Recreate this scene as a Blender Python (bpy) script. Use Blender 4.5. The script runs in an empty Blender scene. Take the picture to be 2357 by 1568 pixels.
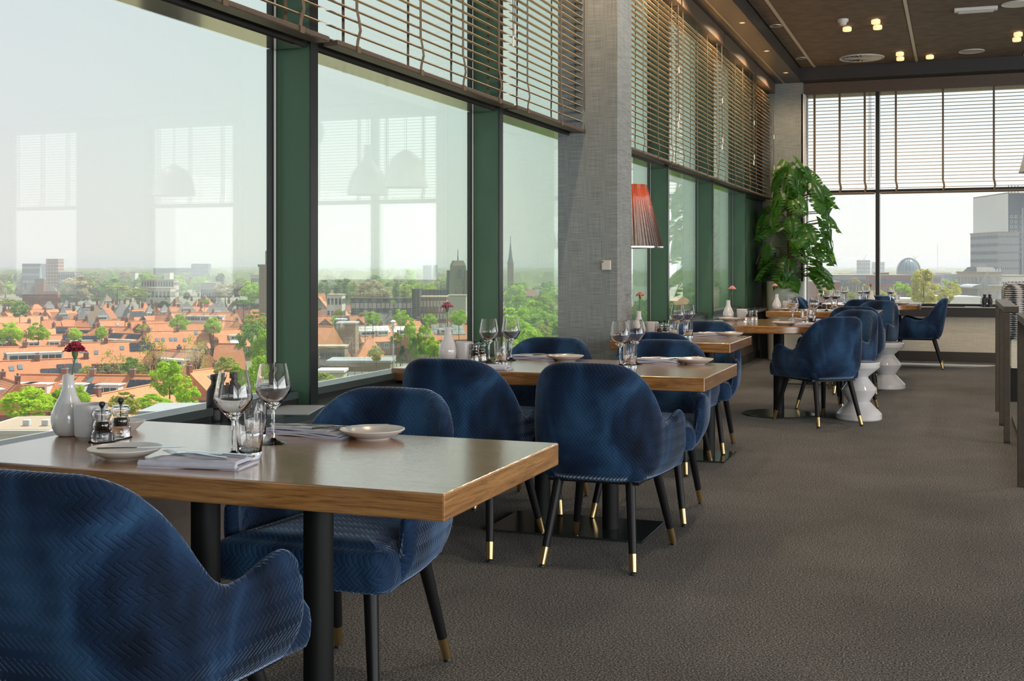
import bpy, bmesh, math, random
import numpy as np
from mathutils import Vector, Matrix

PI = math.pi
S = bpy.context.scene
COL = S.collection
rnd = random.Random(7)

# ------------------------------------------------------------------ camera, sky, sun, lamps, exposure
YAW = math.radians(20.2)
FPX = 2780.0
EYE = 1.22
cam = bpy.data.cameras.new('camera')
cam.sensor_width = 36.0
cam.lens = 36.0 * FPX / 2357.0
cam.shift_y = -(784.0 - 610.0) / 2357.0
cam.clip_end = 20000.0
cam_o = bpy.data.objects.new('camera', cam)
COL.objects.link(cam_o)
cam_o.location = (0, 0, EYE)
cam_o.rotation_euler = (PI / 2, 0, YAW)
S.camera = cam_o

S.view_settings.view_transform = 'Standard'
S.view_settings.look = 'None'
S.view_settings.gamma = 1.0
S.view_settings.use_curve_mapping = False
S.view_settings.exposure = 0.15
cy = S.cycles
cy.max_bounces = 10
cy.diffuse_bounces = 4
cy.glossy_bounces = 5
cy.transmission_bounces = 10
cy.transparent_max_bounces = 32
cy.volume_bounces = 0
cy.caustics_reflective = False
cy.caustics_refractive = False
cy.sample_clamp_indirect = 6.0
cy.use_denoising = True

SUN_DIR = Vector((0.31, 0.37, 0.87)).normalized()     # towards the sun
world = bpy.data.worlds.new('world')
S.world = world
world.use_nodes = True
wt = world.node_tree
wt.nodes.clear()


def wn(t, **kw):
    n = wt.nodes.new(t)
    for k, v in kw.items():
        setattr(n, k, v)
    return n


w_out = wn('ShaderNodeOutputWorld')
w_bg = wn('ShaderNodeBackground')
w_tc = wn('ShaderNodeTexCoord')
w_sep = wn('ShaderNodeSeparateXYZ')
w_ramp = wn('ShaderNodeValToRGB')
w_ramp.color_ramp.elements[0].position = 0.0
w_ramp.color_ramp.elements[0].color = (0.89, 0.865, 0.83, 1)
w_ramp.color_ramp.elements[1].position = 1.0
w_ramp.color_ramp.elements[1].color = (0.46, 0.58, 0.74, 1)
e = w_ramp.color_ramp.elements.new(0.12)
e.color = (0.80, 0.84, 0.86, 1)
e = w_ramp.color_ramp.elements.new(0.4)
e.color = (0.62, 0.72, 0.82, 1)
w_dot = wn('ShaderNodeVectorMath', operation='DOT_PRODUCT')
w_dot.inputs[1].default_value = (0.45, 0.75, 0.48)
w_mr = wn('ShaderNodeMapRange')
w_mr.inputs['From Min'].default_value = -0.9
w_mr.inputs['From Max'].default_value = 1.0
w_mr.inputs['To Min'].default_value = 0.71
w_mr.inputs['To Max'].default_value = 1.29
w_mul = wn('ShaderNodeVectorMath', operation='SCALE')
wt.links.new(w_tc.outputs['Generated'], w_sep.inputs[0])
wt.links.new(w_sep.outputs['Z'], w_ramp.inputs[0])
wt.links.new(w_tc.outputs['Generated'], w_dot.inputs[0])
wt.links.new(w_dot.outputs['Value'], w_mr.inputs[0])
wt.links.new(w_ramp.outputs[0], w_mul.inputs[0])
wt.links.new(w_mr.outputs[0], w_mul.inputs['Scale'])
wt.links.new(w_mul.outputs[0], w_bg.inputs[0])
w_bg.inputs[1].default_value = 1.0
wt.links.new(w_bg.outputs[0], w_out.inputs[0])

sun = bpy.data.lights.new('sun', 'SUN')
sun.energy = 7.4
sun.angle = math.radians(1.2)
sun.color = (1.0, 0.95, 0.87)
sun_o = bpy.data.objects.new('sun', sun)
COL.objects.link(sun_o)
sun_o.rotation_euler = SUN_DIR.to_track_quat('Z', 'Y').to_euler()
sun_o.location = (20, 5, 40)


def area(name, loc, rot, sx, sy, power, color=(1, 1, 1), spread=180):
    a = bpy.data.lights.new(name, 'AREA')
    a.shape = 'RECTANGLE'
    a.size, a.size_y = sx, sy
    a.energy = power
    a.color = color
    a.spread = math.radians(spread)
    o = bpy.data.objects.new(name, a)
    COL.objects.link(o)
    o.location = loc
    o.rotation_euler = rot
    return o


# added unseen fill lights, daylight coloured, at the walls behind and right of camera
area('window_daylight_back', (6.9, -4.8, 1.9), (PI / 2, 0, 0), 7.2, 2.6, 560, (0.93, 0.97, 1.0))
area('window_daylight_right', (10.7, 4.0, 1.9), (PI / 2, 0, PI / 2), 14.0, 2.6, 900, (0.97, 0.98, 1.0))

# ------------------------------------------------------------------ projection helpers (photo pixel -> place in the world)
FWD = Vector((-math.sin(YAW), math.cos(YAW), 0))
RGT = Vector((math.cos(YAW), math.sin(YAW), 0))


def ray(u, v=610.0):
    return FWD + RGT * ((u - 1178.5) / FPX) + Vector((0, 0, -(v - 610.0) / FPX))


def at(u, d, z=0.0):
    p = (FWD + RGT * ((u - 1178.5) / FPX)) * d
    return Vector((p.x, p.y, z))


def xy_at_y(u, y):
    r = ray(u)
    return r.x * y / r.y, y


def zpix(v, d):
    return EYE - (v - 610.0) * d / FPX


# ------------------------------------------------------------------ materials
class NT:
    def __init__(s, name):
        s.m = bpy.data.materials.new(name)
        s.m.use_nodes = True
        s.t = s.m.node_tree
        s.t.nodes.clear()
        s.out = s.n('ShaderNodeOutputMaterial')

    def n(s, t, ins=None, **kw):
        nd = s.t.nodes.new(t)
        for k, v in kw.items():
            setattr(nd, k, v)
        if ins:
            for k, v in ins.items():
                s.set(nd, k, v)
        return nd

    def set(s, nd, k, v):
        inp = nd.inputs[k]
        if isinstance(v, bpy.types.NodeSocket):
            s.t.links.new(v, inp)
        elif isinstance(v, bpy.types.Node):
            s.t.links.new(v.outputs[0], inp)
        else:
            if isinstance(v, (tuple, list)) and len(v) == 3 and inp.type == 'RGBA':
                v = (*v, 1.0)
            inp.default_value = v

    def math(s, op, a, b=None, c=None):
        nd = s.n('ShaderNodeMath', operation=op)
        s.set(nd, 0, a)
        if b is not None:
            s.set(nd, 1, b)
        if c is not None:
            s.set(nd, 2, c)
        return nd.outputs[0]

    def surf(s, nd):
        s.t.links.new(nd.outputs[0] if isinstance(nd, bpy.types.Node) else nd, s.out.inputs['Surface'])
        return s.m

    def obj(s, scale=(1, 1, 1), uv=False, rot=(0, 0, 0)):
        tc = s.n('ShaderNodeTexCoord')
        mp = s.n('ShaderNodeMapping', {'Vector': tc.outputs['UV' if uv else 'Object'], 'Scale': scale, 'Rotation': rot})
        return mp.outputs[0]

    def noise(s, vec, scale, detail=3.0, rough=0.5, dist=0.0):
        nd = s.n('ShaderNodeTexNoise', {'Vector': vec, 'Scale': scale, 'Detail': detail, 'Roughness': rough, 'Distortion': dist})
        return nd.outputs['Fac']

    def ramp(s, fac, stops):
        nd = s.n('ShaderNodeValToRGB', {'Fac': fac})
        el = nd.color_ramp.elements
        el[0].position, el[0].color = stops[0][0], (*stops[0][1], 1)
        el[1].position, el[1].color = stops[-1][0], (*stops[-1][1], 1)
        for p, c in stops[1:-1]:
            q = el.new(p)
            q.color = (*c, 1)
        return nd.outputs['Color']

    def bump(s, h, strength=0.3, dist=0.01):
        return s.n('ShaderNodeBump', {'Height': h, 'Strength': strength, 'Distance': dist}).outputs[0]

    def pbr(s, col, rough=0.5, metal=0.0, normal=None, **kw):
        nd = s.n('ShaderNodeBsdfPrincipled', {'Base Color': col, 'Roughness': rough, 'Metallic': metal})
        if normal is not None:
            s.set(nd, 'Normal', normal)
        for k, v in kw.items():
            s.set(nd, k.replace('_', ' '), v)
        return nd


MAT = {}


def simple(name, col, rough=0.5, metal=0.0, var=0.0, vscale=8.0, bump=0.0, **kw):
    t = NT(name)
    c = col
    nrm = None
    if var or bump:
        nz = t.noise(t.obj(), vscale, 4.0)
        if var:
            c = t.ramp(nz, [(0.3, tuple(x * (1 - var) for x in col)), (0.7, tuple(min(1, x * (1 + var)) for x in col))])
        if bump:
            nrm = t.bump(nz, bump, 0.01)
    MAT[name] = t.surf(t.pbr(c, rough, metal, nrm, **kw))
    return MAT[name]


def m_velvet():
    t = NT('velvet')
    tc = t.n('ShaderNodeTexCoord')
    W, L = 0.0120, 3.0
    mp = t.n('ShaderNodeMapping', {'Vector': tc.outputs['UV'], 'Rotation': (0, 0, PI / 4), 'Scale': (1 / W, 1 / W, 1)})
    # mapping rotates after scaling, both axes are scaled alike so the order does not matter
    sp = t.n('ShaderNodeSeparateXYZ', {0: mp.outputs[0]})
    x, y = sp.outputs[0], sp.outputs[1]
    ix, iy = t.math('FLOOR', x), t.math('FLOOR', y)
    fx, fy = t.math('SUBTRACT', x, ix), t.math('SUBTRACT', y, iy)
    k = t.math('FLOORED_MODULO', t.math('SUBTRACT', ix, iy), 2 * L)
    hor = t.math('LESS_THAN', k, L - 0.5)
    a = t.math('ADD', k, fx)
    ea = t.math('MINIMUM', t.math('MINIMUM', a, t.math('SUBTRACT', L, a)), t.math('MINIMUM', fy, t.math('SUBTRACT', 1.0, fy)))
    b = t.math('ADD', t.math('SUBTRACT', 2 * L - 1, k), fy)
    eb = t.math('MINIMUM', t.math('MINIMUM', b, t.math('SUBTRACT', L, b)), t.math('MINIMUM', fx, t.math('SUBTRACT', 1.0, fx)))
    mix = t.n('ShaderNodeMix', {'Factor': hor, 'A': eb, 'B': ea})
    edge = mix.outputs[0]
    h = t.n('ShaderNodeMapRange', {'Value': edge, 'From Min': 0.0, 'From Max': 0.3}, interpolation_type='SMOOTHSTEP').outputs[0]
    # seam across the back
    su = t.n('ShaderNodeSeparateXYZ', {0: tc.outputs['UV']})
    sd = t.math('ABSOLUTE', t.math('SUBTRACT', su.outputs[1], 0.60))
    seam = t.n('ShaderNodeMapRange', {'Value': sd, 'From Min': 0.0, 'From Max': 0.0025}).outputs[0]
    hh = t.math('MULTIPLY', h, seam)
    nap = t.noise(t.n('ShaderNodeMapping', {'Vector': tc.outputs['Object'], 'Scale': (4.5, 4.5, 3)}).outputs[0], 1.0, 3.0, 0.5, 0.6)
    fine = t.noise(tc.outputs['Object'], 900.0, 2.0)
    hsum = t.math('ADD', t.math('MULTIPLY', hh, 1.0), t.math('MULTIPLY', fine, 0.12))
    bmp = t.bump(hsum, 0.55, 0.0022)
    col = t.ramp(nap, [(0.34, (0.0025, 0.007, 0.017)), (0.5, (0.009, 0.026, 0.066)), (0.68, (0.030, 0.088, 0.18))])
    p = t.pbr(col, 0.75, 0.0, bmp)
    t.set(p, 'Sheen Weight', 0.75)
    t.set(p, 'Sheen Roughness', 0.32)
    t.set(p, 'Sheen Tint', (0.42, 0.57, 0.80))
    t.set(p, 'Specular IOR Level', 0.15)
    MAT['velvet'] = t.surf(p)


def m_oak():
    t = NT('oak')
    tc = t.n('ShaderNodeTexCoord')
    sn = t.n('ShaderNodeSeparateXYZ', {0: t.n('ShaderNodeNewGeometry').outputs['Normal']})
    so = t.n('ShaderNodeSeparateXYZ', {0: tc.outputs['Object']})
    sw = t.n('ShaderNodeCombineXYZ', {0: so.outputs[1], 1: so.outputs[0], 2: so.outputs[2]})
    mv = t.n('ShaderNodeMix', {'Factor': t.math('GREATER_THAN', t.math('ABSOLUTE', sn.outputs[0]), 0.7)}, data_type='VECTOR')
    t.t.links.new(tc.outputs['Object'], mv.inputs[4])
    t.t.links.new(sw.outputs[0], mv.inputs[5])
    mapped = lambda sc: t.n('ShaderNodeMapping', {'Vector': mv.outputs[1], 'Scale': sc}).outputs[0]
    v = mapped((2.2, 30, 30))
    n1 = t.noise(v, 1.6, 6.0, 0.62, 0.8)
    v2 = mapped((8, 190, 190))
    n2 = t.noise(v2, 1.2, 3.0, 0.7)
    c = t.ramp(n1, [(0.28, (0.17, 0.068, 0.018)), (0.5, (0.36, 0.165, 0.045)), (0.72, (0.50, 0.26, 0.085))])
    dark = t.ramp(n2, [(0.34, (0.45, 0.40, 0.36)), (0.5, (1, 1, 1))])
    cm = t.n('ShaderNodeMix', {'Factor': 0.75, 'A': c, 'B': dark}, data_type='RGBA', blend_type='MULTIPLY')
    t.t.links.new(c, cm.inputs[6])
    t.t.links.new(dark, cm.inputs[7])
    bmp = t.bump(t.math('ADD', t.math('MULTIPLY', n1, 0.5), n2), 0.16, 0.002)
    p = t.pbr(cm.outputs[2], 0.26, 0.0, bmp)
    t.set(p, 'Specular IOR Level', 0.8)
    t.set(p, 'Coat Weight', 1.0)
    t.set(p, 'Coat IOR', 1.75)
    t.set(p, 'Coat Normal', bmp)
    t.set(p, 'Coat Roughness', 0.12)
    MAT['oak'] = t.surf(p)


def m_carpet():
    t = NT('carpet')
    v = t.obj()
    n1 = t.noise(v, 150.0, 3.0, 0.8)
    n2 = t.noise(v, 1.3, 3.0, 0.6)
    n3 = t.noise(t.obj((1, 2.4, 1)), 75.0, 2.0, 0.5)
    c = t.ramp(n1, [(0.35, (0.026, 0.026, 0.025)), (0.5, (0.134, 0.132, 0.125)), (0.65, (0.50, 0.49, 0.465))])
    cl = t.ramp(n2, [(0.3, (0.82, 0.82, 0.82)), (0.7, (1.12, 1.12, 1.12))])
    cm = t.n('ShaderNodeMix', data_type='RGBA', blend_type='MULTIPLY')
    cm.inputs[0].default_value = 1.0
    t.t.links.new(c, cm.inputs[6])
    t.t.links.new(cl, cm.inputs[7])
    bmp = t.bump(t.math('ADD', n1, t.math('MULTIPLY', n3, 0.6)), 0.9, 0.012)
    p = t.pbr(cm.outputs[2], 0.95, 0.0, bmp)
    t.set(p, 'Specular IOR Level', 0.1)
    MAT['carpet'] = t.surf(p)


def m_weave(name, c0, c1, sx=160.0, sy=420.0, bump=0.25):
    t = NT(name)
    tc = t.obj()
    a = t.noise(t.obj((sx * 0.05, sx * 0.05, sy)), 1.0, 2.0)
    b = t.noise(t.obj((sx * 1.5, sx * 1.5, sy * 0.012)), 1.0, 2.0)
    h = t.math('ADD', a, t.math('MULTIPLY', b, 0.6))
    col = t.ramp(t.math('MULTIPLY', h, 0.62), [(0.33, c0), (0.66, c1)])
    MAT[name] = t.surf(t.pbr(col, 0.8, 0.0, t.bump(h, bump, 0.003)))


def m_pane(name, tint, k=1.0, graze=None):
    t = NT(name)
    g = t.n('ShaderNodeNewGeometry')
    dt = t.n('ShaderNodeVectorMath', {0: g.outputs['Incoming'], 1: g.outputs['Normal']}, operation='DOT_PRODUCT')
    c = t.math('ABSOLUTE', dt.outputs['Value'])
    f = t.math('POWER', t.math('SUBTRACT', 1.0, c), 5.0)
    f = t.math('MULTIPLY_ADD', f, 0.95 * k, 0.045 * k)
    f = t.math('MINIMUM', f, 1.0)
    tm = t.n('ShaderNodeMix', {'Factor': t.n('ShaderNodeMapRange', {'Value': c, 'From Min': 0.15, 'From Max': 0.7}).outputs[0]}, data_type='RGBA')
    tm.inputs[6].default_value = (*(graze or tint), 1)
    tm.inputs[7].default_value = (*tint, 1)
    tr = t.n('ShaderNodeBsdfTransparent', {'Color': tm.outputs[2]})
    gl = t.n('ShaderNodeBsdfGlossy', {'Color': (1, 1, 1), 'Roughness': 0.0})
    mx = t.n('ShaderNodeMixShader', {0: f, 1: tr.outputs[0], 2: gl.outputs[0]})
    MAT[name] = t.surf(mx)


def m_glass(name, col=(1, 1, 1), ior=1.5):
    t = NT(name)
    MAT[name] = t.surf(t.n('ShaderNodeBsdfGlass', {'Color': col, 'Roughness': 0.0, 'IOR': ior}))


def m_leaf(name, c0, c1, tr=0.45, rand=True, rough=0.4, spec=0.4, through=None):
    t = NT(name)
    oi = t.n('ShaderNodeObjectInfo')
    nz = t.noise(t.obj(), 9.0, 2.0)
    f = t.math('ADD', t.math('MULTIPLY', oi.outputs['Random'], 0.55 if rand else 0.0), t.math('MULTIPLY', nz, 0.55))
    c = t.ramp(f, [(0.2, c0), (0.85, c1)])
    p = t.pbr(c, rough)
    t.set(p, 'Specular IOR Level', spec)
    tl = t.n('ShaderNodeBsdfTranslucent', {'Color': through or c})
    MAT[name] = t.surf(t.n('ShaderNodeMixShader', {0: tr, 1: p.outputs[0], 2: tl.outputs[0]}))


def m_roof(name, c0, c1):
    t = NT(name)
    oi = t.n('ShaderNodeObjectInfo')
    nz = t.noise(t.obj(), 0.8, 5.0, 0.65)
    n2 = t.noise(t.obj(), 5.0, 2.0)
    f = t.math('ADD', t.math('MULTIPLY', oi.outputs['Random'], 0.35), t.math('ADD', t.math('MULTIPLY', nz, 0.5), t.math('MULTIPLY', n2, 0.2)))
    c = t.ramp(f, [(0.25, c0), (0.8, c1)])
    wv = t.n('ShaderNodeTexWave', {'Vector': t.obj((1, 1, 1)), 'Scale': 1.1}, wave_type='BANDS', bands_direction='Z')
    wx = t.n('ShaderNodeTexWave', {'Vector': t.obj((1, 1, 1)), 'Scale': 0.9}, wave_type='BANDS', bands_direction='X')
    h = t.math('ADD', wv.outputs['Fac'], wx.outputs['Fac'])
    MAT[name] = t.surf(t.pbr(c, 0.85, 0.0, t.bump(h, 0.4, 0.06)))


def m_facade(name, c0, c1, scale=1.5):
    t = NT(name)
    oi = t.n('ShaderNodeObjectInfo')
    nz = t.noise(t.obj(), scale, 5.0, 0.65)
    f = t.math('ADD', t.math('MULTIPLY', oi.outputs['Random'], 0.4), t.math('MULTIPLY', nz, 0.65))
    MAT[name] = t.surf(t.pbr(t.ramp(f, [(0.2, c0), (0.85, c1)]), 0.9))


def m_tweed():
    t = NT('tweed')
    v = t.obj()
    s = t.n('ShaderNodeSeparateXYZ', {0: v})
    zb = t.math('SINE', t.math('MULTIPLY', s.outputs[2], 330.0))
    n1 = t.noise(t.obj((30, 30, 260)), 1.0, 2.0)
    n2 = t.noise(t.obj((9, 9, 40)), 1.0, 2.0)
    xb = t.math('SINE', t.math('MULTIPLY', t.math('ADD', s.outputs[0], s.outputs[1]), 62.0))
    f = t.math('ADD', t.math('MULTIPLY', zb, 0.22), t.math('ADD', t.math('MULTIPLY', n1, 0.9), t.math('MULTIPLY', xb, 0.26)))
    f = t.math('ADD', f, t.math('MULTIPLY', n2, 0.35))
    c = t.ramp(f, [(0.35, (0.01, 0.011, 0.014)), (0.52, (0.05, 0.065, 0.10)), (0.66, (0.34, 0.34, 0.33)), (0.98, (0.55, 0.545, 0.52))])
    MAT['tweed'] = t.surf(t.pbr(c, 0.95, 0.0, t.bump(f, 0.7, 0.006)))


def m_shade():
    t = NT('lamp_shade')
    tc = t.n('ShaderNodeTexCoord')
    s = t.n('ShaderNodeSeparateXYZ', {0: tc.outputs['Object']})
    w = t.math('SINE', t.math('MULTIPLY', s.outputs[2], 900.0))
    p = t.pbr((0.11, 0.105, 0.10), 0.22, 0.9, t.bump(w, 0.35, 0.002))
    tl = t.n('ShaderNodeBsdfTranslucent', {'Color': (0.88, 0.36, 0.13)})
    MAT['lamp_shade'] = t.surf(t.n('ShaderNodeMixShader', {0: 0.24, 1: p.outputs[0], 2: tl.outputs[0]}))


def m_emit(name, col, strength, mixc=None):
    t = NT(name)
    p = t.pbr(mixc or col, 0.3)
    t.set(p, 'Emission Color', col)
    t.set(p, 'Emission Strength', strength)
    MAT[name] = t.surf(p)


def m_darkwood(name, c0, c1, rough=0.4):
    t = NT(name)
    n1 = t.noise(t.obj((70, 1.5, 70)), 1.0, 4.0, 0.6)
    MAT[name] = t.surf(t.pbr(t.ramp(n1, [(0.3, c0), (0.7, c1)]), rough, 0.0, t.bump(n1, 0.2, 0.002)))


m_velvet()
m_oak()
m_carpet()
m_weave('wallpaper', (0.125, 0.14, 0.138), (0.31, 0.335, 0.325))
m_weave('wallpaper_beige', (0.42, 0.39, 0.31), (0.66, 0.62, 0.52))
m_weave('ceiling_board', (0.105, 0.080, 0.062), (0.19, 0.150, 0.118), 120, 300, 0.12)
m_weave('linen', (0.40, 0.42, 0.50), (0.55, 0.57, 0.66), 700, 700, 0.15)
m_weave('curtain_cloth', (0.30, 0.28, 0.25), (0.45, 0.42, 0.38))
m_pane('pane_green', (0.94, 0.945, 0.935), 1.45, (0.82, 0.94, 0.84))
m_pane('pane_clear', (0.95, 0.96, 0.955), 0.8)
m_glass('glass')
m_darkwood('soffit_wood', (0.028, 0.025, 0.022), (0.055, 0.050, 0.045))
m_darkwood('blind_slat', (0.46, 0.335, 0.19), (0.60, 0.455, 0.28), 0.45)
m_darkwood('pelmet_wood', (0.075, 0.052, 0.036), (0.115, 0.080, 0.055), 0.5)
simple('blind_tape', (0.13, 0.092, 0.055), 0.85)
simple('blind_cord', (0.10, 0.08, 0.06), 0.8)
simple('cord_toggle', (0.75, 0.76, 0.74), 0.2)
simple('black_wood', (0.005, 0.005, 0.006), 0.45, Specular_IOR_Level=0.3)
simple('black_metal', (0.005, 0.0055, 0.0055), 0.55, Specular_IOR_Level=0.25)
simple('base_plate', (0.025, 0.032, 0.028), 0.16, 0.2, Specular_IOR_Level=0.8)
simple('brass', (0.62, 0.44, 0.20), 0.28, 1.0)
simple('steel', (0.78, 0.78, 0.78), 0.16, 1.0)
simple('bronze', (0.060, 0.048, 0.034), 0.42, 0.5, 0.15, 20)
simple('green_paint', (0.055, 0.122, 0.072), 0.36, 0.0, 0.10, 3.0)
simple('frame_dark', (0.018, 0.020, 0.020), 0.30)
simple('frame_rail', (0.05, 0.065, 0.062), 0.22)
simple('gasket', (0.62, 0.63, 0.58), 0.5)
simple('mirror_metal', (0.55, 0.50, 0.42), 0.10, 1.0)
simple('sill_stone', (0.055, 0.070, 0.070), 0.14)
simple('dark_paint', (0.030, 0.028, 0.028), 0.5)
simple('dark_skirting', (0.045, 0.038, 0.032), 0.45)
simple('under_wall', (0.10, 0.082, 0.068), 0.8, 0.0, 0.1, 40)
simple('white_paint', (0.72, 0.70, 0.66), 0.45)
simple('light_strip', (0.62, 0.56, 0.48), 0.5)
simple('strip_metal', (0.55, 0.50, 0.42), 0.35, 0.4)
simple('ceramic', (0.62, 0.63, 0.63), 0.12, Coat_Weight=0.5)
simple('ceramic_matte', (0.56, 0.57, 0.58), 0.30)
simple('stoneware', (0.60, 0.59, 0.565), 0.22, 0, 0.04, 30)
simple('stool_gloss', (0.66, 0.655, 0.65), 0.10, Coat_Weight=0.6)
simple('pot_fibre', (0.60, 0.62, 0.57), 0.42, 0, 0.05, 5)
simple('soil', (0.05, 0.035, 0.025), 0.95, 0, 0.3, 30, 0.5)
simple('moss', (0.10, 0.062, 0.035), 0.95, 0, 0.4, 40, 0.8)
simple('stem_green', (0.10, 0.16, 0.05), 0.5)
simple('stem_brown', (0.11, 0.10, 0.045), 0.6)
simple('black_rubber', (0.012, 0.012, 0.013), 0.42, 0, 0.2, 200, 0.2)
simple('lens_glass', (0.02, 0.03, 0.05), 0.03, 0.0)
simple('pepper', (0.075, 0.045, 0.025), 0.8, 0, 0.6, 220, 0.8)
simple('salt', (0.62, 0.60, 0.57), 0.7, 0, 0.15, 250, 0.5)
simple('petal_dark', (0.30, 0.020, 0.045), 0.7, 0, 0.4, 60)
simple('petal_mauve', (0.42, 0.13, 0.18), 0.7, 0, 0.35, 90)
simple('petal_pink', (0.80, 0.38, 0.36), 0.7, 0, 0.25, 90)
simple('petal_salmon', (0.55, 0.24, 0.20), 0.7, 0, 0.3, 90)
simple('petal_cream', (0.66, 0.52, 0.30), 0.7, 0, 0.2, 90)
simple('calyx', (0.10, 0.17, 0.06), 0.6)
simple('plaster', (0.55, 0.52, 0.47), 0.7)
simple('paper', (0.30, 0.33, 0.36), 0.6)
simple('pendant_grey', (0.34, 0.35, 0.36), 0.35)
simple('room_wall', (0.36, 0.34, 0.31), 0.8)
m_shade()
m_tweed()
m_leaf('monstera', (0.022, 0.075, 0.026), (0.06, 0.17, 0.045), 0.5, True, 0.30, 0.55, (0.30, 0.62, 0.05))
m_emit('amber_glass', (1.0, 0.62, 0.28), 1.1, (0.8, 0.6, 0.4))
m_emit('spot_bulb', (1.0, 0.45, 0.16), 2.6)
# outdoors
m_roof('tiles_orange', (0.46, 0.155, 0.06), (0.72, 0.30, 0.14))
m_roof('tiles_red', (0.22, 0.075, 0.045), (0.34, 0.125, 0.075))
m_roof('tiles_grey', (0.13, 0.125, 0.12), (0.27, 0.255, 0.24))
m_roof('tiles_brown', (0.20, 0.13, 0.08), (0.30, 0.21, 0.14))
m_facade('brick_red', (0.22, 0.085, 0.055), (0.34, 0.15, 0.10))
m_facade('brick_brown', (0.20, 0.15, 0.105), (0.36, 0.28, 0.20))
m_facade('brick_dark', (0.03, 0.03, 0.032), (0.075, 0.066, 0.062))
m_facade('stone_tower', (0.17, 0.130, 0.090), (0.33, 0.26, 0.18), 0.5)
m_facade('render_white', (0.66, 0.64, 0.60), (0.86, 0.84, 0.80))
m_facade('render_beige', (0.44, 0.40, 0.34), (0.62, 0.57, 0.49))
m_facade('render_grey', (0.26, 0.27, 0.29), (0.40, 0.41, 0.43))
m_facade('slate_blue', (0.10, 0.115, 0.14), (0.20, 0.22, 0.26))
m_facade('gravel_roof', (0.34, 0.27, 0.19), (0.52, 0.43, 0.31), 2.0)
simple('out_white', (0.80, 0.79, 0.77), 0.5)
simple('out_pane', (0.075, 0.085, 0.10), 0.12)
simple('solar', (0.028, 0.032, 0.042), 0.2)
simple('out_metal', (0.55, 0.57, 0.58), 0.4)
simple('copper_green', (0.16, 0.30, 0.26), 0.6)
simple('dome_glass', (0.22, 0.29, 0.32), 0.12, 0.35)
simple('bark', (0.085, 0.065, 0.045), 0.95, 0, 0.3, 4, 0.3)
m_leaf('tree_lime', (0.34, 0.52, 0.02), (0.56, 0.74, 0.06), 0.5, True, 0.6, 0.2)
m_leaf('tree_olive', (0.27, 0.34, 0.06), (0.50, 0.53, 0.13), 0.45, True, 0.7, 0.2)
m_leaf('tree_brown', (0.34, 0.28, 0.12), (0.55, 0.46, 0.22), 0.4, True, 0.7, 0.2)
m_leaf('tree_green', (0.16, 0.30, 0.05), (0.32, 0.48, 0.10), 0.45, True, 0.7, 0.2)
m_leaf('tree_dark', (0.06, 0.11, 0.04), (0.13, 0.19, 0.06), 0.3, True, 0.7, 0.2)
m_leaf('tree_purple', (0.13, 0.055, 0.045), (0.2, 0.09, 0.07), 0.25, True, 0.7, 0.2)
m_leaf('tree_yellow', (0.40, 0.42, 0.07), (0.60, 0.56, 0.15), 0.42, True, 0.7, 0.2)
m_facade('ground_mix', (0.10, 0.13, 0.05), (0.30, 0.27, 0.19), 0.06)


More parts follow.
